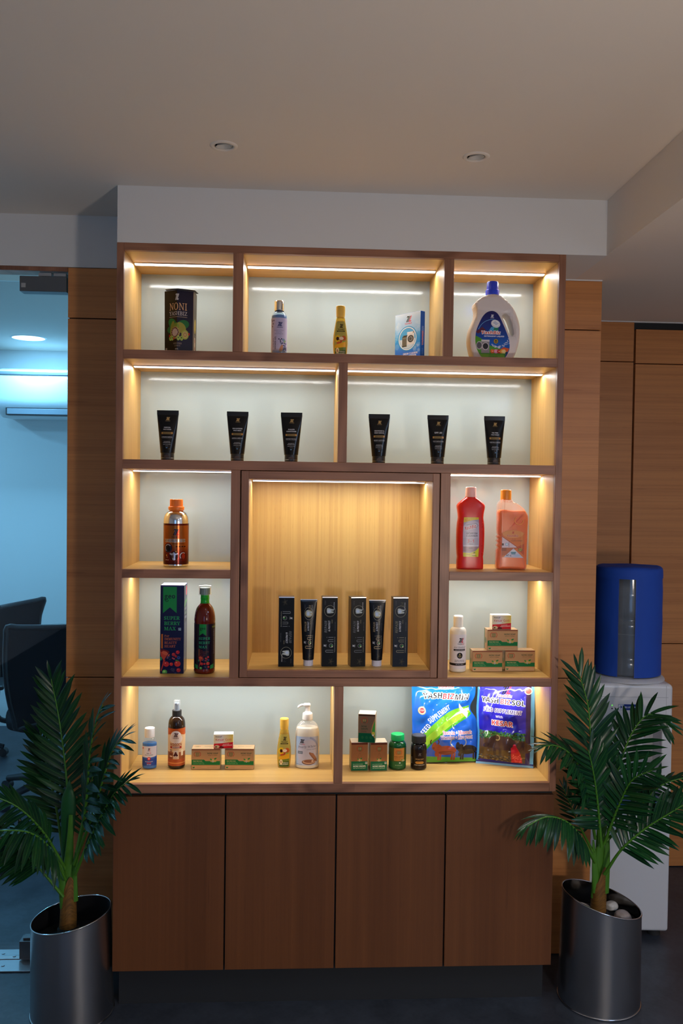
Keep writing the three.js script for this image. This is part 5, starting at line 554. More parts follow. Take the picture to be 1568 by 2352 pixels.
{ const gloss = { roughness: 0.16, clearcoat: 0.6, clearcoatRoughness: 0.1 };
  const t = thing('feed_pouch', 'blue pouch with green arrow and two cattle leaning on the back board', 'pouch', [0.392, SH.r5, -0.208], 0.06); t.rotation.x = -0.18; t.rotation.order = 'YXZ';
  pouch(t, 0.238, 0.304, 0.036, (v) => { const pinch = Math.exp(-(((v - 0.62) / 0.1) ** 2)) * 0.1, fl = (1 - v) * 0.03; return [-0.5 + 0.012 * v, 0.46 - pinch + fl]; }, print(760, 970, (x, W, H) => {
    const g = x.createLinearGradient(0, 0, 0, H); g.addColorStop(0, '#1c78d8'); g.addColorStop(1, '#2c5ad0'); x.fillStyle = g; x.fillRect(0, 0, W, H); const Y = (p) => H - (1751 - p) * 1.546 * H / 300, X = (p) => (p - 950) / 146 * W;   // px of the photograph's pouch to print units
    logo(x, X(1024), Y(1571), 64, '#1c1c22', '#d8303c', ''); blob(x, X(962), Y(1574), 46, 46, '#e8b03a'); blob(x, X(1086), Y(1574), 46, 46, '#e8d04a'); T(x, 'YashBiz', X(1024), Y(1585.5), 42, '#d83048', { skew: 0.15, stroke: '#ffffff', sw: 10, fit: 178 }); T(x, 'YashBiz', X(1024), Y(1585.5), 42, '#e04058', { skew: 0.15, fit: 178 });
    T(x, 'YASH', X(972), Y(1603), 84, '#25262c', { a: 'left', stroke: '#ffffff', sw: 12, fit: 236 }); T(x, 'BIZ', X(1017), Y(1605), 84, '#e2323c', { a: 'left', stroke: '#ffffff', sw: 12, fit: 136 }); T(x, 'MIN', X(1044), Y(1607), 84, '#25262c', { a: 'left', stroke: '#ffffff', sw: 12, fit: 186 });
    blob(x, X(971), Y(1635), 46, 46, '#e8c87a'); blob(x, X(971), Y(1635), 39, 39, '#f4ead8'); blob(x, X(971), Y(1635), 30, 30, '#d4585c'); T(x, 'TOP', X(971), Y(1635), 26, '#f8f0e8');
    const band = (o1, o2, c) => { x.fillStyle = c; x.beginPath(); x.moveTo(X(968), Y(1698) + o1); x.quadraticCurveTo(X(1010), Y(1640) + o1, X(1092), Y(1630) + o1 * 0.7); x.lineTo(X(1092), Y(1630) + o2 * 0.7); x.quadraticCurveTo(X(1022), Y(1650) + o2, X(976), Y(1702) + o2); x.fill(); }; band(-30, 100, '#4fae28'); band(0, 62, '#f2f8e6'); band(-30, -14, '#7cc832'); band(44, 70, '#a8d83c'); poly(x, [[X(1060), Y(1620)], [X(1084), Y(1640)], [X(1072), Y(1653)]], '#ffffff');
    x.save(); x.translate(X(998), Y(1655)); x.rotate(-0.62); T(x, 'FEED', -150, 22, 74, '#ffffff', { fit: 130, rot: -0.28 }); T(x, 'SUPPLEMENT', 90, -8, 74, '#ffffff', { fit: 330, rot: 0.12 }); x.restore();
    T(x, 'Protein + Minerals', X(1046), Y(1684), 52, '#c43a5c', { f: 'serif', stroke: '#f4f0f8', sw: 9, fit: 350 }); T(x, 'Vitamins + Live yeast', X(1044), Y(1694), 52, '#8c3a8c', { f: 'serif', stroke: '#f4f0f8', sw: 9, fit: 390 });
    poly(x, [[0, Y(1734)], [W, Y(1741)], [W, H], [0, H]], '#5aa02c'); const cow = (cx, cy, c, c2, s, flip) => { x.save(); x.translate(cx, cy); x.scale(flip * s, s); blob(x, 20, 0, 115, 52, c); blob(x, -70, -22, 48, 44, c); poly(x, [[-120, -62], [-60, -70], [-50, 0], [-96, 14]], c); blob(x, -112, -50, 24, 42, c, 0.2); blob(x, -118, -22, 14, 15, c2); for (const a of [-70, -46, 84, 112]) rect(x, a, 30, 20, 82, c); blob(x, -76, 38, 24, 34, c, 0.2); blob(x, 30, 26, 90, 22, c2); x.restore(); };
    cow(X(1016), Y(1722), '#a0452c', '#7c3020', 1.0, 1); x.strokeStyle = '#54241a'; x.lineWidth = 12; for (const q of [[-128, 2.2, 4.2], [-90, -1.2, 0.9]]) { x.beginPath(); x.arc(X(1016) + q[0], Y(1722) - 92, 26, q[1], q[2]); x.stroke(); } cow(X(1066), Y(1722), '#2e2624', '#221c1c', 0.98, 1); x.strokeStyle = '#9c968c'; x.lineWidth = 13; for (const q of [[-150, 1.6, 4.9], [-40, -1.9, 1.6]]) { x.beginPath(); x.arc(X(1066) + q[0], Y(1722) - 84, 40, q[1], q[2]); x.stroke(); } rect(x, 0, H - 12, W, 12, '#3a2a24');
  }, gloss), phys({ color: lin(0.5, 0.52, 0.54), roughness: 0.3, metalness: 0.6 }), 40, 0.006);
  const u = thing('feed_pouch', 'violet blue pouch with buffalo picture, rightmost on the bottom shelf', 'pouch', [0.588, SH.r5, -0.176], -0.3); u.rotation.order = 'YXZ'; u.rotation.x = -0.2;
  pouch(u, 0.196, 0.304, 0.042, (v) => [-0.5 + 0.02 * Math.sin(v * 7), 0.5], print(700, 1086, (x, W, H) => { const g = x.createLinearGradient(0, 0, 0, H); g.addColorStop(0, '#4a48d0'); g.addColorStop(0.5, '#2c24b4'); g.addColorStop(1, '#221c8c'); x.fillStyle = g; x.fillRect(0, 0, W, H); const Y = (p) => H - (1757 - p) * 1.53 * H / 300, X = (p) => (p - 1097) / 124 * W;
    rect(x, W - 44, 0, 44, H, '#6cb4e4'); rect(x, W - 100, 0, 56, H, '#32205c'); rect(x, 0, 0, 26, H, '#4a9ad8'); logo(x, X(1160), Y(1591), 98, '#26242c', '#d83a4c', ''); T(x, 'YashBiz', X(1158), Y(1604), 46, '#d83a58', { skew: 0.15, stroke: '#e8e4f4', sw: 8, fit: 170 }); blob(x, X(1207), Y(1590), 46, 46, '#e6ddd8'); blob(x, X(1207), Y(1590), 34, 34, '#c86a6a');
    x.save(); x.translate(0, -8); x.rotate(0.05); T(x, 'YASH', X(1110), Y(1615), 84, '#23242c', { a: 'left', stroke: '#ffffff', sw: 12, fit: 222 }); T(x, 'BIZ', X(1151), Y(1615), 84, '#e2424c', { a: 'left', stroke: '#ffffff', sw: 12, fit: 128 }); T(x, 'SOL', X(1176), Y(1615), 84, '#23242c', { a: 'left', stroke: '#ffffff', sw: 12, fit: 160 }); T(x, 'FEED SUPPLEMENT', X(1158), Y(1636), 64, '#3c2c78', { stroke: '#f4eef8', sw: 10, fit: 460 }); T(x, 'With', X(1152), Y(1649), 40, '#e8e4f4'); T(x, 'KESAR', X(1158), Y(1663), 84, '#d43a3c', { stroke: '#f8ece8', sw: 12, fit: 262 }); x.restore();
    poly(x, [[26, Y(1684)], [W - 100, Y(1690)], [W - 100, Y(1750)], [26, Y(1745)]], '#5c4424'); for (let i = 0; i < 240; i++) blob(x, 30 + rnd() * 560, Y(1683 + rnd() * 16), 12, 9, ['#2c5a2c', '#3a7034', '#24441f', '#4c8040'][i % 4]); blob(x, X(1150), Y(1707), 190, 84, '#4a322a'); poly(x, [[X(1116), Y(1700)], [X(1140), Y(1690)], [X(1146), Y(1716)], [X(1122), Y(1720)]], '#4c362c'); blob(x, X(1118), Y(1713), 40, 26, '#3a2822', -0.4); x.strokeStyle = '#a08a5c'; x.lineWidth = 14; x.beginPath(); x.arc(X(1142), Y(1696), 30, -1.8, 2.2); x.stroke(); for (const a of [1134, 1146, 1168, 1180]) rect(x, X(a), Y(1718), 34, 120, '#402c24'); blob(x, X(1196), Y(1715), 120, 70, '#503a36'); for (let i = 0; i < 120; i++) blob(x, 30 + rnd() * 560, Y(1735 + rnd() * 12), 14, 6, ['#2a2a30', '#4a4a54', '#8a7a4c'][i % 3]); poly(x, [[X(1172), Y(1716)], [X(1182), Y(1710)], [X(1192), Y(1726)], [X(1198), Y(1748)], [X(1174), Y(1748)]], '#c8202c'); blob(x, X(1180), Y(1712), 22, 26, '#c8202c'); for (let i = 0; i < 50; i++) blob(x, X(1174 + rnd() * 22), Y(1730 + rnd() * 17), 6, 6, '#e85a5c'); rect(x, 0, H - 26, W, 26, '#8cc4ec'); rect(x, 0, H - 44, W, 18, '#2a2a78'); }, gloss), phys({ color: lin(0.35, 0.55, 0.75), roughness: 0.25 }), 71, 0.004);
}
// ---------------------------------------------------------------- two artificial palms in slanted steel planters
const leafTex = (() => { const a = lattice(40, 6, 71), b = lattice(6, 14, 72); return (k) => dataTex(64, 128, (u, v) => { const c = Math.abs(u - 0.5), mid = Math.exp(-((c / 0.035) ** 2)), ed = Math.max(0, c - 0.455) * 10, n = 0.75 + 0.5 * a(u, v) * 0.6 + 0.3 * (b(u, v) - 0.5); return [k[0] * n + 0.03 * mid + 0.06 * ed, k[1] * n + 0.08 * mid + 0.09 * ed, k[2] * n + 0.012 * mid + 0.05 * ed]; }); })();
const leafMats = [[0.006, 0.046, 0.014], [0.009, 0.062, 0.017], [0.005, 0.037, 0.016]].map((k) => phys({ map: leafTex(k), roughness: 0.27, specularIntensity: 0.42, side: THREE.DoubleSide }));
const stemMat = std(lin(0.07, 0.22, 0.018), 0.4), stemDark = std(lin(0.02, 0.10, 0.016), 0.4), spearMat = std(lin(0.01, 0.09, 0.02), 0.4);
function leaflet(droop, wid, tw) {   // folded blade along +x, length 1
  const n = 6, p = [], uv = [], id = []; for (let i = 0; i <= n; i++) { const f = i / n, w = wid * (0.28 + 0.72 * Math.sin(Math.PI * Math.min(1, f * 0.75 + 0.14))) * (f > 0.7 ? Math.sqrt(Math.max(0, (1 - f) / 0.3)) : 1) * 0.5, y = -droop * f * f, t = tw * f; for (const s of [-1, 0, 1]) { p.push(f, y + (s ? 0.22 * w : 0) + s * w * Math.sin(t), s * w * Math.cos(t)); uv.push((s + 1) / 2, f); } }
  for (let i = 0; i < n; i++) for (let k = 0; k < 2; k++) { const a = i * 3 + k; id.push(a, a + 1, a + 4, a, a + 4, a + 3); } const g = new THREE.BufferGeometry(); g.setAttribute('position', new THREE.Float32BufferAttribute(p, 3)); g.setAttribute('uv', new THREE.Float32BufferAttribute(uv, 2)); g.setIndex(id); g.computeVertexNormals(); return g; }
const leafGeo = [[0.04, 0.17, 0.1], [0.12, 0.16, -0.15], [0.24, 0.165, 0.2], [0.4, 0.17, -0.1]].map((q) => leaflet(...q));
function taper(pts, r0, r1, seg = 22, rad = 8) { const c = new THREE.CatmullRomCurve3(pts.map((p) => new THREE.Vector3(...p))), g = new THREE.TubeGeometry(c, seg, 1, rad), q = g.attributes.position, v = new THREE.Vector3(); for (let i = 0; i <= seg; i++) { const o = c.getPointAt(i / seg), r = r0 + (r1 - r0) * (i / seg); for (let j = 0; j <= rad; j++) { const k = i * (rad + 1) + j; v.fromBufferAttribute(q, k).sub(o).multiplyScalar(r).add(o); q.setXYZ(k, v.x, v.y, v.z); } } g.computeVertexNormals(); return g; }
// frond: curve, normal of its plane, longest leaflet, start of the leaflets, droop, share of the leaflets on either side
function frond(t, o, pts, N, len, t0 = 0.28, sag = 0.15, pairs = 15, sides = [1, 1]) {
  const P = pts.map(([x, y, z]) => [x - o.x, y - o.y, z - o.z]), c = new THREE.CatmullRomCurve3(P.map((p) => new THREE.Vector3(...p))), f = part(t, 'frond', taper(P, 0.0055, 0.0013), stemMat), n = new THREE.Vector3(...N).normalize(), m = new THREE.Matrix4(), down = new THREE.Vector3(0, -1, 0);
  for (let i = 0; i <= pairs; i++) for (const s of i === pairs ? [0] : [-1, 1]) {
    const k = i / pairs, tt = t0 + (1 - t0) * Math.min(1, k + (s > 0 ? 0.02 : 0)), pos = c.getPointAt(Math.min(1, tt)), tan = c.getTangentAt(Math.min(1, tt)), lat = new THREE.Vector3().crossVectors(n, tan).normalize(), th = 1.05 - 0.62 * k + rr(-0.07, 0.07), sh = s < 0 ? sides[0] : sides[1];
    const L = len * (0.62 + 0.38 * Math.sin(Math.PI * Math.min(1, 0.15 + k * 0.75))) * (1 - 0.25 * k) * rr(0.88, 1.08) * (s ? sh : 0.75);
    const d = new THREE.Vector3().addScaledVector(tan, s ? Math.cos(th) : 1).addScaledVector(lat, s ? -s * Math.sin(th) : 0).addScaledVector(down, sag * rr(0.7, 1.3)).addScaledVector(n, rr(-0.12, 0.16)).normalize();
    let up = n.clone().addScaledVector(down, -0.5); if (Math.abs(up.dot(d)) > 0.98) up.set(0, 0, 1); const z = new THREE.Vector3().crossVectors(d, up).normalize(), y = new THREE.Vector3().crossVectors(z, d);
    const l = part(f, 'leaflet', leafGeo[Math.min(3, Math.floor(rnd() * 2.2 + sag * 4))], leafMats[Math.floor(rnd() * 3)]); m.makeBasis(d, y, z); l.quaternion.setFromRotationMatrix(m); l.position.copy(pos); l.scale.setScalar(L);
  } }
const steel = phys({ color: lin(0.5, 0.5, 0.52), metalness: 1, roughness: 0.27, anisotropy: 0.6 }), steelPolish = std(lin(0.55, 0.55, 0.57), 0.12, 1), soil = std(lin(0.006, 0.006, 0.006), 0.9);
function planter(t, bc, br, tc, tr, hL, hR, fill, inner) {   // oblique tube: bottom circle, tilted top
  const seg = 64, rows = 10, mk = (k, y0, flip) => { const p = [], uv = [], id = []; for (let j = 0; j <= rows; j++) for (let i = 0; i <= seg; i++) { const a = i / seg * R2, f = j / rows, cx = bc + (tc - bc) * f, r = (br + (tr - br) * f) * k, top = (hL + hR) / 2 + (hR - hL) / 2 * Math.sin(a); p.push(cx + Math.sin(a) * r, y0 + (top - y0) * f, Math.cos(a) * r); uv.push(i / seg * 6, f * 3); } for (let j = 0; j < rows; j++) for (let i = 0; i < seg; i++) { const a = j * (seg + 1) + i, b = a + 1, c = a + seg + 1, d = c + 1; flip ? id.push(a, d, b, a, c, d) : id.push(a, b, d, a, d, c); } const g = new THREE.BufferGeometry(); g.setAttribute('position', new THREE.Float32BufferAttribute(p, 3)); g.setAttribute('uv', new THREE.Float32BufferAttribute(uv, 2)); g.setIndex(id); g.computeVertexNormals(); const n = g.attributes.normal; for (let j = 0; j <= rows; j++) { const a = j * (seg + 1); n.setXYZ(a + seg, n.getX(a), n.getY(a), n.getZ(a)); } return g; };
  const b = part(t, 'planter', mk(1, 0.002, false), steel), ring = []; for (let i = 0; i < 40; i++) { const a = i / 40 * R2; ring.push([tc + Math.sin(a) * tr * 0.992, (hL + hR) / 2 + (hR - hL) / 2 * Math.sin(a), Math.cos(a) * tr * 0.992]); }
  part(b, 'lining', mk(0.975, 0.012, true), inner); part(b, 'rim', tube(ring, 0.0026, 90, 8, true), steelPolish); part(b, 'foot_ring', new THREE.TorusGeometry(br, 0.0028, 8, 64).rotateX(Math.PI / 2).translate(bc, 0.003, 0), steelPolish);
  part(b, 'soil', new THREE.CylinderGeometry(tr * 0.965, tr * 0.965, 0.02, 48).translate((bc + tc) / 2, fill - 0.01, 0), soil); }
function trunk(t, x, z, y0, yl, yh, r) {   // fibrous brown base with a slanted top, green sheaths rising from it
  const bk = lattice(16, 40, 61), bt = dataTex(128, 256, (u, v) => { const q = 0.6 + 0.7 * bk(u, v); return [0.19 * q, 0.085 * q, 0.014 * q]; }); const seg = 28, rows = 8, p = [], uv = [], id = []; for (let j = 0; j <= rows; j++) for (let i = 0; i <= seg; i++) { const a = i / seg * R2, f = j / rows, top = yl + (yh - yl) * Math.max(0, Math.cos(a - 0.5)) ** 3, rr_ = r * (1 - 0.12 * f) * (1 + 0.03 * Math.sin(3 * a + 5 * f)); p.push(x + Math.sin(a) * rr_, y0 + (top - y0) * f, z + Math.cos(a) * rr_); uv.push(i / seg, f); } for (let j = 0; j < rows; j++) for (let i = 0; i < seg; i++) { const a = j * (seg + 1) + i; id.push(a, a + 1, a + seg + 2, a, a + seg + 2, a + seg + 1); } const g = new THREE.BufferGeometry(); g.setAttribute('position', new THREE.Float32BufferAttribute(p, 3)); g.setAttribute('uv', new THREE.Float32BufferAttribute(uv, 2)); g.setIndex(id); g.computeVertexNormals();
  const m = std(0xffffff, 0.6, 0, { side: THREE.DoubleSide }); m.map = bt; const b = part(t, 'trunk', g, m); part(b, 'trunk_foot', lathe([[r * 1.25, y0 - 0.03], [r * 1.3, y0 - 0.012], [r * 1.18, y0], [r * 1.22, y0 + 0.006], [r * 1.05, y0 + 0.014]], 28).translate(x, 0, z), soil); return b; }
const sheath = (t, pts, w0, w1, m, th = 0.35) => { const c = new THREE.CatmullRomCurve3(pts.map((p) => new THREE.Vector3(...p))), n = 12, rings = []; for (let i = 0; i <= n; i++) { const q = c.getPointAt(i / n), f = i / n; const w = w0 + (w1 - w0) * f; rings.push([q.y, w, w * (th + (1 - th) * 0.35 * (1 - f)), q.x, q.z]); } return part(t, 'leaf_sheath', loft(rings, { seg: 18 }), m); };
{ const o = new THREE.Vector3(-0.846, 0, -0.03), t = thing('potted_palm', 'artificial palm in a slanted steel planter left of the cabinet, beside the glass door', 'potted plant', [o.x, 0, o.z], 0, 'palms in steel planters');
  planter(t, 0.0025, 0.1295, -0.003, 0.1245, 0.292, 0.335, 0.235, std(lin(0.008, 0.008, 0.01), 0.5)); trunk(t, -0.013, 0, 0.262, 0.385, 0.445, 0.0275);
  sheath(t, [[-0.012, 0.34, 0.004], [-0.013, 0.45, 0.006], [-0.006, 0.56, 0.008], [-0.004, 0.64, 0.01]], 0.024, 0.006, stemMat); sheath(t, [[-0.016, 0.34, 0.012], [-0.026, 0.41, 0.016], [-0.032, 0.47, 0.02], [-0.043, 0.52, 0.025]], 0.02, 0.003, stemMat); sheath(t, [[0.004, 0.36, 0.005], [0.008, 0.44, 0.01], [0.013, 0.52, 0.012]], 0.016, 0.003, stemMat);
  const sp = [[0.48, 0.012], [0.54, 0.018], [0.6, 0.022], [0.66, 0.0245], [0.69, 0.022], [0.72, 0.011], [0.745, 0.0008]]; part(t, 'spear_leaf', loft(sp.map(([y, w], i) => [y, w, 0.004 + w * 0.2, -0.022 + (y - 0.48) * 0.03, -0.012]), { seg: 20 }), spearMat);
  const F = (...a) => frond(t, o, ...a);
  F([[-0.869, 0.45, -0.06], [-0.874, 0.64, -0.085], [-0.891, 0.79, -0.1], [-0.915, 0.94, -0.11], [-0.936, 1.06, -0.1]], [0.05, 0.1, 1], 0.15, 0.3, 0.0, 17);
  F([[-0.834, 0.474, -0.02], [-0.79, 0.685, 0.035], [-0.765, 0.885, 0.085], [-0.74, 0.99, 0.1], [-0.72, 1.03, 0.115]], [-0.8, 0.3, 0.5], 0.14, 0.28, 0.12, 16, [0.75, 1]);
  F([[-0.834, 0.489, 0.0], [-0.764, 0.669, 0.05], [-0.72, 0.81, 0.09], [-0.69, 0.89, 0.12], [-0.65, 0.94, 0.15]], [-0.65, 0.55, 0.5], 0.13, 0.3, 0.2, 15);
  F([[-0.831, 0.454, 0.0], [-0.775, 0.583, 0.06], [-0.706, 0.722, 0.12], [-0.665, 0.785, 0.16], [-0.625, 0.82, 0.19]], [-0.6, 0.6, 0.4], 0.12, 0.26, 0.25, 15);
  F([[-0.861, 0.44, 0.0], [-0.885, 0.585, 0.1], [-0.927, 0.665, 0.18], [-1.028, 0.7, 0.26]], [0.3, 0.9, 0.25], 0.13, 0.3, 0.5, 15);
  F([[-0.877, 0.461, -0.05], [-0.925, 0.62, -0.13], [-0.97, 0.76, -0.17], [-1.0, 0.86, -0.2]], [0.2, 0.2, 1], 0.13, 0.25, 0.05, 16, [1.1, 0.7]);
  F([[-0.867, 0.385, 0.0], [-0.934, 0.49, 0.03], [-0.992, 0.565, 0.06], [-1.052, 0.6, 0.1]], [0.3, 0.3, 0.9], 0.125, 0.42, 0.35, 14);
  F([[-0.866, 0.467, -0.02], [-0.922, 0.62, 0.05], [-0.987, 0.715, 0.1], [-1.071, 0.77, 0.14]], [0.4, 0.8, 0.4], 0.12, 0.3, 0.3, 15);
  F([[-0.845, 0.475, -0.05], [-0.832, 0.584, -0.1], [-0.818, 0.674, -0.13], [-0.805, 0.744, -0.14]], [-0.2, 0.2, 1], 0.075, 0.3, 0.1, 12);
}
{ const o = new THREE.Vector3(0.8925, 0, -0.05), t = thing('potted_palm', 'artificial palm in a slanted steel planter right of the cabinet, before the water dispenser', 'potted plant', [o.x, 0, o.z], 0, 'palms in steel planters');
  planter(t, -0.0015, 0.1335, 0.001, 0.129, 0.368, 0.302, 0.262, std(lin(0.36, 0.34, 0.32), 0.14, 1)); trunk(t, -0.008, 0, 0.285, 0.39, 0.452, 0.0265);
  sheath(t, [[-0.01, 0.34, 0.0], [-0.012, 0.45, 0.004], [-0.004, 0.56, 0.008], [0.008, 0.66, 0.01]], 0.025, 0.006, stemMat); sheath(t, [[-0.015, 0.36, 0.008], [-0.026, 0.44, 0.012], [-0.036, 0.54, 0.016]], 0.018, 0.003, stemMat); sheath(t, [[0.004, 0.36, 0.008], [0.012, 0.47, 0.012], [0.014, 0.58, 0.014]], 0.019, 0.004, stemMat);
  const F = (...a) => frond(t, o, ...a);
  F([[0.876, 0.5, -0.05], [0.862, 0.66, -0.005], [0.818, 0.842, 0.045], [0.798, 1.013, 0.055], [0.765, 1.121, 0.055]], [0, 0.1, 1], 0.15, 0.28, -0.05, 18, [1, 1]);
  F([[0.895, 0.56, -0.04], [0.951, 0.752, -0.08], [1.012, 0.89, -0.1], [1.068, 0.945, -0.1], [1.12, 0.915, -0.08]], [-0.55, 0.5, 0.65], 0.145, 0.25, 0.12, 18);
  F([[0.858, 0.55, -0.02], [0.794, 0.777, 0.04], [0.733, 0.866, 0.08], [0.675, 0.9, 0.11], [0.632, 0.905, 0.14]], [0.35, 0.85, 0.4], 0.115, 0.36, 0.25, 15);
  F([[0.851, 0.48, 0.0], [0.785, 0.585, 0.06], [0.715, 0.66, 0.11], [0.64, 0.688, 0.15], [0.575, 0.672, 0.18]], [0.2, 0.95, 0.3], 0.12, 0.3, 0.5, 15);
  F([[0.884, 0.44, 0.0], [0.92, 0.552, 0.06], [0.987, 0.638, 0.1], [1.04, 0.69, 0.13], [1.1, 0.74, 0.15]], [-0.35, 0.5, 0.8], 0.13, 0.3, 0.12, 16);
  F([[0.872, 0.53, 0.0], [0.835, 0.72, 0.05], [0.807, 0.825, 0.08], [0.79, 0.88, 0.09]], [0.1, 0.2, 1], 0.125, 0.2, 0.12, 16);
  F([[0.881, 0.54, 0.0], [0.903, 0.7, 0.07], [0.925, 0.795, 0.12], [0.965, 0.84, 0.17]], [-0.3, 0.5, 0.8], 0.13, 0.22, 0.15, 15);
  F([[0.887, 0.55, 0.0], [0.993, 0.64, -0.02], [1.07, 0.735, 0.0], [1.15, 0.77, 0.02]], [-0.2, 0.9, 0.4], 0.125, 0.4, 0.35, 14);
  F([[0.856, 0.5, -0.03], [0.832, 0.562, -0.1], [0.806, 0.635, -0.15], [0.792, 0.675, -0.17]], [0.2, 0.2, 1], 0.07, 0.3, 0.05, 11);
  const pm = [std(lin(0.66, 0.64, 0.6), 0.35), std(lin(0.4, 0.33, 0.3), 0.4)];
  for (const [i, [x, y, z, s, m, label]] of [[0.842, 0.278, -0.095, 1.25, 0, 'large white pebble left of the palm trunk in the right planter'], [0.812, 0.282, -0.128, 0.95, 0, 'white pebble against the left inner wall of the right planter'], [0.925, 0.28, -0.008, 0.75, 0, 'small white pebble at the front rim of the right planter'], [0.968, 0.274, -0.045, 1.2, 1, 'brownish pebble against the right inner wall of the right planter'], [0.952, 0.276, -0.12, 1.0, 0, 'white pebble behind the palm trunk in the right planter']].entries()) {
    const g = new THREE.IcosahedronGeometry(0.022 * s, 3), q = g.attributes.position, n = lattice(3, 3, 41 + i * 7); for (let k = 0; k < q.count; k++) { const f = 0.85 + 0.35 * n(q.getX(k) * 12 + 0.5, q.getZ(k) * 12 + q.getY(k) * 9); q.setXYZ(k, q.getX(k) * f * 1.15, q.getY(k) * f * 0.75, q.getZ(k) * f); }
    const e = part(scene, numbered('pebble'), soft(g, 1.2), pm[m]); e.position.set(x, y, z); e.rotation.y = i * 1.7; tag(e, label, 'pebble', 'pebbles in the right planter'); }
}
// ---------------------------------------------------------------- water dispenser and its covered bottle
{ const w = std(lin(0.72, 0.72, 0.74), 0.28), grey = std(lin(0.4, 0.41, 0.43), 0.4), tx = print(256, 128, (x, W, H) => { rect(x, 0, 0, W, H, '#d9d9de'); T(x, 'Cold', 60, 36, 30, '#3a5aa0', { w: 'normal' }); T(x, 'Hot', 60, 92, 30, '#b04a4a', { w: 'normal' }); }, { roughness: 0.3 });
  const t = thing('water_dispenser', 'white floor-standing water dispenser with blue drip tray', 'water dispenser', [1.142, 0, -0.595], -0.07), hw = 0.16, d = 0.165, r = 0.012;
  part(t, 'lower_cabinet', new RoundedBoxGeometry(2 * hw, 0.475, 2 * d, 4, r).translate(0, 0.2645, 0), w); part(t, 'top_housing', new RoundedBoxGeometry(2 * hw, 0.142, 2 * d, 5, 0.018).translate(0, 0.902, 0), w);
  const col = part(t, 'side_column', bx(-hw, -hw + 0.04, 0.49, 0.85, -d, d - 0.004, 1, 0.006), w); part(t, 'side_column', bx(hw - 0.04, hw, 0.49, 0.85, -d, d - 0.004, 1, 0.006), w);
  part(t, 'recess_back', bx(-hw + 0.04, hw - 0.04, 0.49, 0.85, -d, d - 0.1, 1, 0.001), std(lin(0.6, 0.6, 0.63), 0.35)); part(t, 'drip_tray', merge(bx(-hw + 0.006, hw - 0.006, 0.497, 0.528, d - 0.1, d + 0.006, 1, 0.004)), std(lin(0.01, 0.07, 0.38), 0.35));
  for (const x of [-0.055, 0.055]) { const k = part(t, 'tap', merge(new THREE.CylinderGeometry(0.014, 0.014, 0.05, 20).rotateX(Math.PI / 2).translate(x, 0.755, d - 0.085), new THREE.CylinderGeometry(0.011, 0.011, 0.04, 20).translate(x, 0.738, d - 0.062)), w); part(k, 'lever', bx(x - 0.012, x + 0.012, 0.765, 0.773, d - 0.075, d - 0.025, 1, 0.003), x < 0 ? std(lin(0.02, 0.1, 0.5), 0.3) : std(lin(0.5, 0.03, 0.03), 0.3)); }
  const f = part(t, 'front_panel', bx(-hw + 0.047, hw - 0.032, 0.862, 0.913, d - 0.001, d + 0.0015, 0, 0.001), w); part(f, 'panel_print', sheet(0.05, 0.025), tx, [-0.09, 0.884, d + 0.0018]); part(f, 'indicator_lamp', new THREE.CircleGeometry(0.0028, 14), std(0x000000, 0.4, 0, { emissive: lin(0.15, 0.8, 0.1), emissiveIntensity: 0.9 }), [-0.071, 0.891, d + 0.0022]); part(f, 'indicator_off', new THREE.CircleGeometry(0.0028, 14), M.black, [-0.071, 0.879, d + 0.0022]);
  part(f, 'badge', sheet(0.075, 0.022), print(300, 88, (x, W, H) => { rect(x, 0, 0, W, H, '#1c3a8c'); rect(x, 4, 4, 80, 80, '#dfe4ee'); x.strokeStyle = '#1c3a8c'; x.lineWidth = 8; for (let i = 0; i < 3; i++) { x.save(); x.translate(44, 44); x.rotate(i * Math.PI / 3); x.beginPath(); x.moveTo(-28, 0); x.lineTo(28, 0); x.stroke(); x.restore(); } T(x, 'BLUE STAR', 190, 46, 40, '#e6ebf4', { fit: 190 }); }, { roughness: 0.3 }), [-0.01, 0.885, d + 0.0022]);
  part(t, 'seam', bx(-hw + 0.02, hw - 0.02, 0.9225, 0.924, d - 0.002, d + 0.0005, 0, 0), grey); for (const q of [[-hw + 0.05], [hw - 0.028]]) part(t, 'seam', bx(q[0], q[0] + 0.0012, 0.86, 0.968, d - 0.0003, d + 0.0005, 1, 0), grey);
  for (const [x, z] of [[-0.12, 0.12], [0.12, 0.12], [-0.12, -0.12], [0.12, -0.12]]) part(t, 'foot', new THREE.CylinderGeometry(0.022, 0.024, 0.029, 18).translate(x, 0.0145, z), M.rubber);
  part(t, 'bottle_collar', lathe(smooth([[0.001, 0.972], [0.142, 0.972], [0.141, 0.978], [0.128, 0.987], [0.1, 0.99], [0.001, 0.99]], 30), 56).translate(0.022, 0, 0.03), std(lin(0.55, 0.56, 0.6), 0.35));
  const j = thing('water_jar', 'large water bottle in a blue fabric cover with a clear window strip', 'water bottle', [1.164, 0.9905, -0.565]); j.rotation.y = -0.4;
  const rg = (k) => { const out = [], n = 16; for (let i = 0; i <= n; i++) { const f = i / n; out.push([0.002 + 0.402 * f, 0.127 * k * (1 - 0.012 * Math.sin(7 * f) - 0.01 * f), 0.127 * k * (1 - 0.012 * Math.sin(7 * f) - 0.01 * f)]); } out.push([0.412, 0.1235 * k, 0.1235 * k], [0.418, 0.116 * k, 0.116 * k]); return out; };
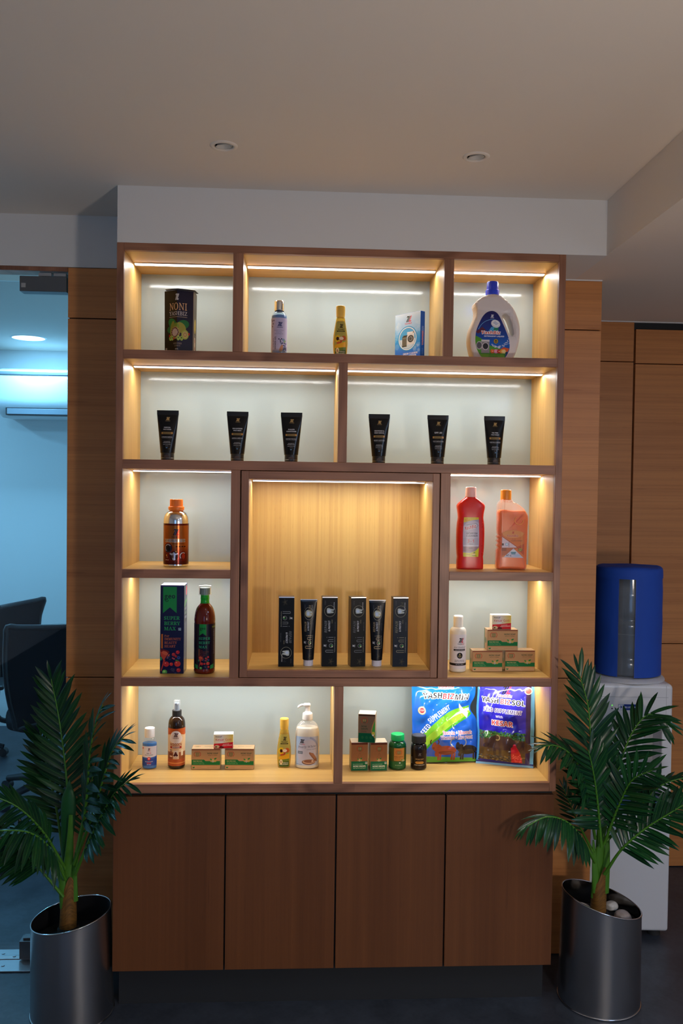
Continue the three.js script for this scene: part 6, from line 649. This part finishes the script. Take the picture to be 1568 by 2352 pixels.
  const wr = lattice(9, 7, 88), crumple = (g, a) => { const p = g.attributes.position; for (let i = 0; i < p.count; i++) { const x = p.getX(i), y = p.getY(i), z = p.getZ(i), an = Math.atan2(x, z) / R2 + 0.5, k = 1 + a * (wr(an, y * 2.2) - 0.5) * (Math.abs(an - 0.5) < 0.06 ? 0.2 : 1); p.setXYZ(i, x * k, y + (y > 0.41 ? 0.006 * (wr(an, 0.3) - 0.5) : 0), z * k); } g.computeVertexNormals(); return g; };
  const fab = std(lin(0.008, 0.065, 0.42), 0.75); part(j, 'fabric_cover', crumple(loft(rg(1), { a0: 0.24, a1: R2 - 0.24, seg: 90, cap: false }), 0.035), fab); part(j, 'cover_top', crumple(loft([[0.376, 0.1275, 0.1275], [0.39, 0.1274, 0.1274], [0.404, 0.1268, 0.1268], [0.412, 0.1245, 0.1245], [0.418, 0.117, 0.117], [0.421, 0.106, 0.106], [0.423, 0.06, 0.06], [0.4235, 0.002, 0.002]], { seg: 60, cap: false }), 0.01), fab); part(j, 'top_seam', new THREE.TorusGeometry(0.1215, 0.002, 8, 70).rotateX(Math.PI / 2).translate(0, 0.4125, 0), fab);
  part(j, 'clear_window', crumple(loft(rg(1.006).slice(0, 17), { a0: -0.255, a1: 0.255, seg: 14, cap: false }), 0.03), phys({ color: lin(0.9, 0.92, 0.95), transmission: 0.95, roughness: 0.08, thickness: 0 }));
  part(j, 'bottle', lathe(smooth([[0.001, 0], [0.1, 0.002], [0.117, 0.012], [0.119, 0.05], [0.114, 0.075], [0.119, 0.1], [0.119, 0.2], [0.114, 0.22], [0.119, 0.245], [0.119, 0.32], [0.11, 0.35], [0.06, 0.385], [0.001, 0.39]], 60), 48), phys({ color: lin(0.16, 0.19, 0.22), roughness: 0.12, transmission: 0.35, thickness: 0 })); part(j, 'water_line', new THREE.TorusGeometry(0.1192, 0.001, 6, 60).rotateX(Math.PI / 2).translate(0, 0.165, 0), std(lin(0.2, 0.22, 0.24), 0.3));
}
// ---------------------------------------------------------------- office: air conditioner, lamps, swivel chairs, cable cover
{ const w = std(lin(0.8, 0.82, 0.84), 0.3), x0 = -2.135, x1 = -1.2, t = thing('air_conditioner', 'white split air conditioner on the office back wall', 'air conditioner', [0, 0, 0]);
  const pf = [[-3.42, 2.475], [-3.18, 2.475], [-3.125, 2.462], [-3.11, 2.44], [-3.102, 2.36], [-3.1, 2.27], [-3.112, 2.215], [-3.15, 2.17], [-3.21, 2.148], [-3.42, 2.152]], sh = new THREE.Shape(pf.map(([z, y]) => new THREE.Vector2(-z, y))), g = new THREE.ExtrudeGeometry(sh, { depth: x1 - x0 - 0.05, bevelEnabled: true, bevelThickness: 0.025, bevelSize: 0.02, bevelOffset: -0.02, bevelSegments: 5 }); g.rotateY(Math.PI / 2); g.translate(x0 + 0.025, 0, 0); 
  part(t, 'body', soft(g, 0.6), w); part(t, 'silver_strip', bx(x0 + 0.01, x1 - 0.01, 2.428, 2.447, -3.13, -3.104, 0, 0.002), std(lin(0.5, 0.55, 0.6), 0.25, 0.6)); part(t, 'panel_gap', bx(x0 + 0.004, x1 - 0.004, 2.4235, 2.4275, -3.13, -3.1035, 0, 0), grayGap());
  const lv = part(t, 'louver', bx(x0 + 0.07, x1 - 0.07, 2.166, 2.204, -3.175, -3.1145, 0, 0.002), std(lin(0.22, 0.25, 0.29), 0.4)); part(t, 'louver_gap', bx(x0 + 0.062, x1 - 0.062, 2.16, 2.21, -3.18, -3.117, 0, 0), M.black);
  function grayGap() { return std(lin(0.08, 0.09, 0.1), 0.6); }
  const glow = std(0x000000, 0.5, 0, { emissive: lin(0.75, 0.95, 1.0), emissiveIntensity: 4 });
  for (const [x, z, label] of [[-1.86, -2.9, 'round recessed office lamp above the air conditioner'], [-2.9, -2.4, 'unseen round office lamp at the left of the office'], [-2.0, -1.5, 'unseen round office lamp near the glass front'], [-3.4, -1.2, 'unseen round office lamp in the far left corner']]) {  // only the first lamp is in view; the unseen ones light the office
    const l = thing('office_lamp', label, 'ceiling lamp', [x, YC, z], 0, 'round office ceiling lamps'); part(l, 'rim', lathe([[0.1, 0], [0.1, -0.003], [0.108, -0.004], [0.113, 0]], 48), M.white); part(l, 'diffuser_lamp', new THREE.CylinderGeometry(0.1, 0.1, 0.002, 48).translate(0, -0.0012, 0), glow); const a = new THREE.RectAreaLight(OFFICE.color, OFFICE.power, 0.17, 0.17); a.position.y = -0.005; a.rotation.x = -Math.PI / 2; l.add(a); }
}
function officeChair(label, pos, turn, recline) {
  const t = thing('office_chair', label, 'chair', pos, turn, 'black swivel chairs in the office'), pl = std(lin(0.012, 0.014, 0.018), 0.35), cloth = phys({ color: lin(0.007, 0.009, 0.013), roughness: 0.85, specularIntensity: 0.3 });
  for (let i = 0; i < 5; i++) { const a = i / 5 * R2 + 0.3, s = Math.sin(a), c = Math.cos(a), arm = part(t, 'base_arm', taper([[s * 0.02, 0.1, c * 0.02], [s * 0.16, 0.085, c * 0.16], [s * 0.3, 0.06, c * 0.3]], 0.028, 0.016, 10), pl); part(arm, 'castor', new THREE.CylinderGeometry(0.026, 0.026, 0.04, 18).rotateZ(Math.PI / 2).rotateY(a).translate(s * 0.3, 0.026, c * 0.3), pl); }
  part(t, 'column', lathe([[0.034, 0.08], [0.034, 0.24], [0.022, 0.245], [0.022, 0.4], [0.06, 0.41]], 24), pl); part(t, 'seat', loft([[0.4, 0.2, 0.19, 0, 0, 3.5], [0.42, 0.24, 0.235, 0, 0, 3.5], [0.455, 0.245, 0.24, 0, 0, 3.5], [0.475, 0.235, 0.225, 0, 0, 3.5], [0.482, 0.19, 0.18, 0, 0, 3]], { seg: 44 }), cloth);
  const b = new THREE.Group(); b.name = 'backrest'; b.position.set(0, 0.47, 0.2); b.rotation.x = recline; t.add(b);   // back lies behind the seat at +z
  const W = (v) => 0.185 + 0.05 * Math.sin(v * 2.2), Z = (u, v) => 0.03 + 0.05 * Math.sin(v * 3.0) - 0.055 * (1 - u * u) + 0.05 + (v > 0.8 ? (v - 0.8) * 0.15 : 0), H = 0.54, nu = 12, nv = 16, p = [], uv = [], id = []; for (const s of [1, -1]) for (let j = 0; j <= nv; j++) for (let i = 0; i <= nu; i++) { const u = i / nu * 2 - 1, v = j / nv; p.push(u * W(v), v * H + 0.03 * u * u * v, Z(u, v) + s * 0.006); uv.push(i / nu, v); } const q = (nu + 1) * (nv + 1); for (let j = 0; j < nv; j++) for (let i = 0; i < nu; i++) { const a = j * (nu + 1) + i, c = a + nu + 1; id.push(a, a + 1, c + 1, a, c + 1, c, q + a, q + c + 1, q + a + 1, q + a, q + c, q + c + 1); } const g = new THREE.BufferGeometry(); g.setAttribute('position', new THREE.Float32BufferAttribute(p, 3)); g.setAttribute('uv', new THREE.Float32BufferAttribute(uv, 2)); g.setIndex(id); g.computeVertexNormals(); part(b, 'mesh_panel', g, cloth);
  const rim = []; for (let i = 0; i <= 10; i++) rim.push([i / 10 * 2 - 1, 1]); for (let j = 9; j >= 0; j--) rim.push([1, j / 10]); for (let i = 9; i >= 0; i--) rim.push([i / 10 * 2 - 1, 0]); for (let j = 1; j < 10; j++) rim.push([-1, j / 10]); part(b, 'back_frame', tube(rim.map(([u, v]) => [u * W(v), v * H + 0.03 * u * u * v, Z(u, v)]), 0.013, 120, 8, true), pl);
  part(t, 'back_bracket', tube([[0, 0.41, 0.05], [0, 0.4, 0.22], [0, 0.5, 0.3], [0, 0.66, 0.3]], 0.018, 20, 8), pl);
  for (const s of [-1, 1]) { const a = part(t, 'armrest', tube([[s * 0.2, 0.43, 0.05], [s * 0.28, 0.46, 0.05], [s * 0.285, 0.62, 0.04]], 0.014, 16, 8), pl); part(a, 'arm_pad', new RoundedBoxGeometry(0.07, 0.025, 0.24, 3, 0.012).translate(s * 0.285, 0.63, 0.0), pl); }
  return t; }
officeChair('black mesh swivel chair with its back to the glass door', [-1.45, 0, -2.02], 0.28, 0.22);
officeChair('black swivel chair further left, its back tilted to the right', [-2.25, 0, -2.73], 1.25, 0.3);
{ const c = part(scene, numbered('cable_cover'), tube([[-1.9, 0.006, -0.62], [-1.41, 0.006, -1.04], [-1.22, 0.006, -1.225], [-0.96, 0.006, -1.47]], 0.011, 30, 10), std(lin(0.03, 0.022, 0.022), 0.5)); tag(c, 'dark cable cover running across the office floor', 'cable cover'); }
scene.traverse((o) => { if (o.isLight) o.castShadow = true; });
shadows(scene);
renderer.render(scene, camera);
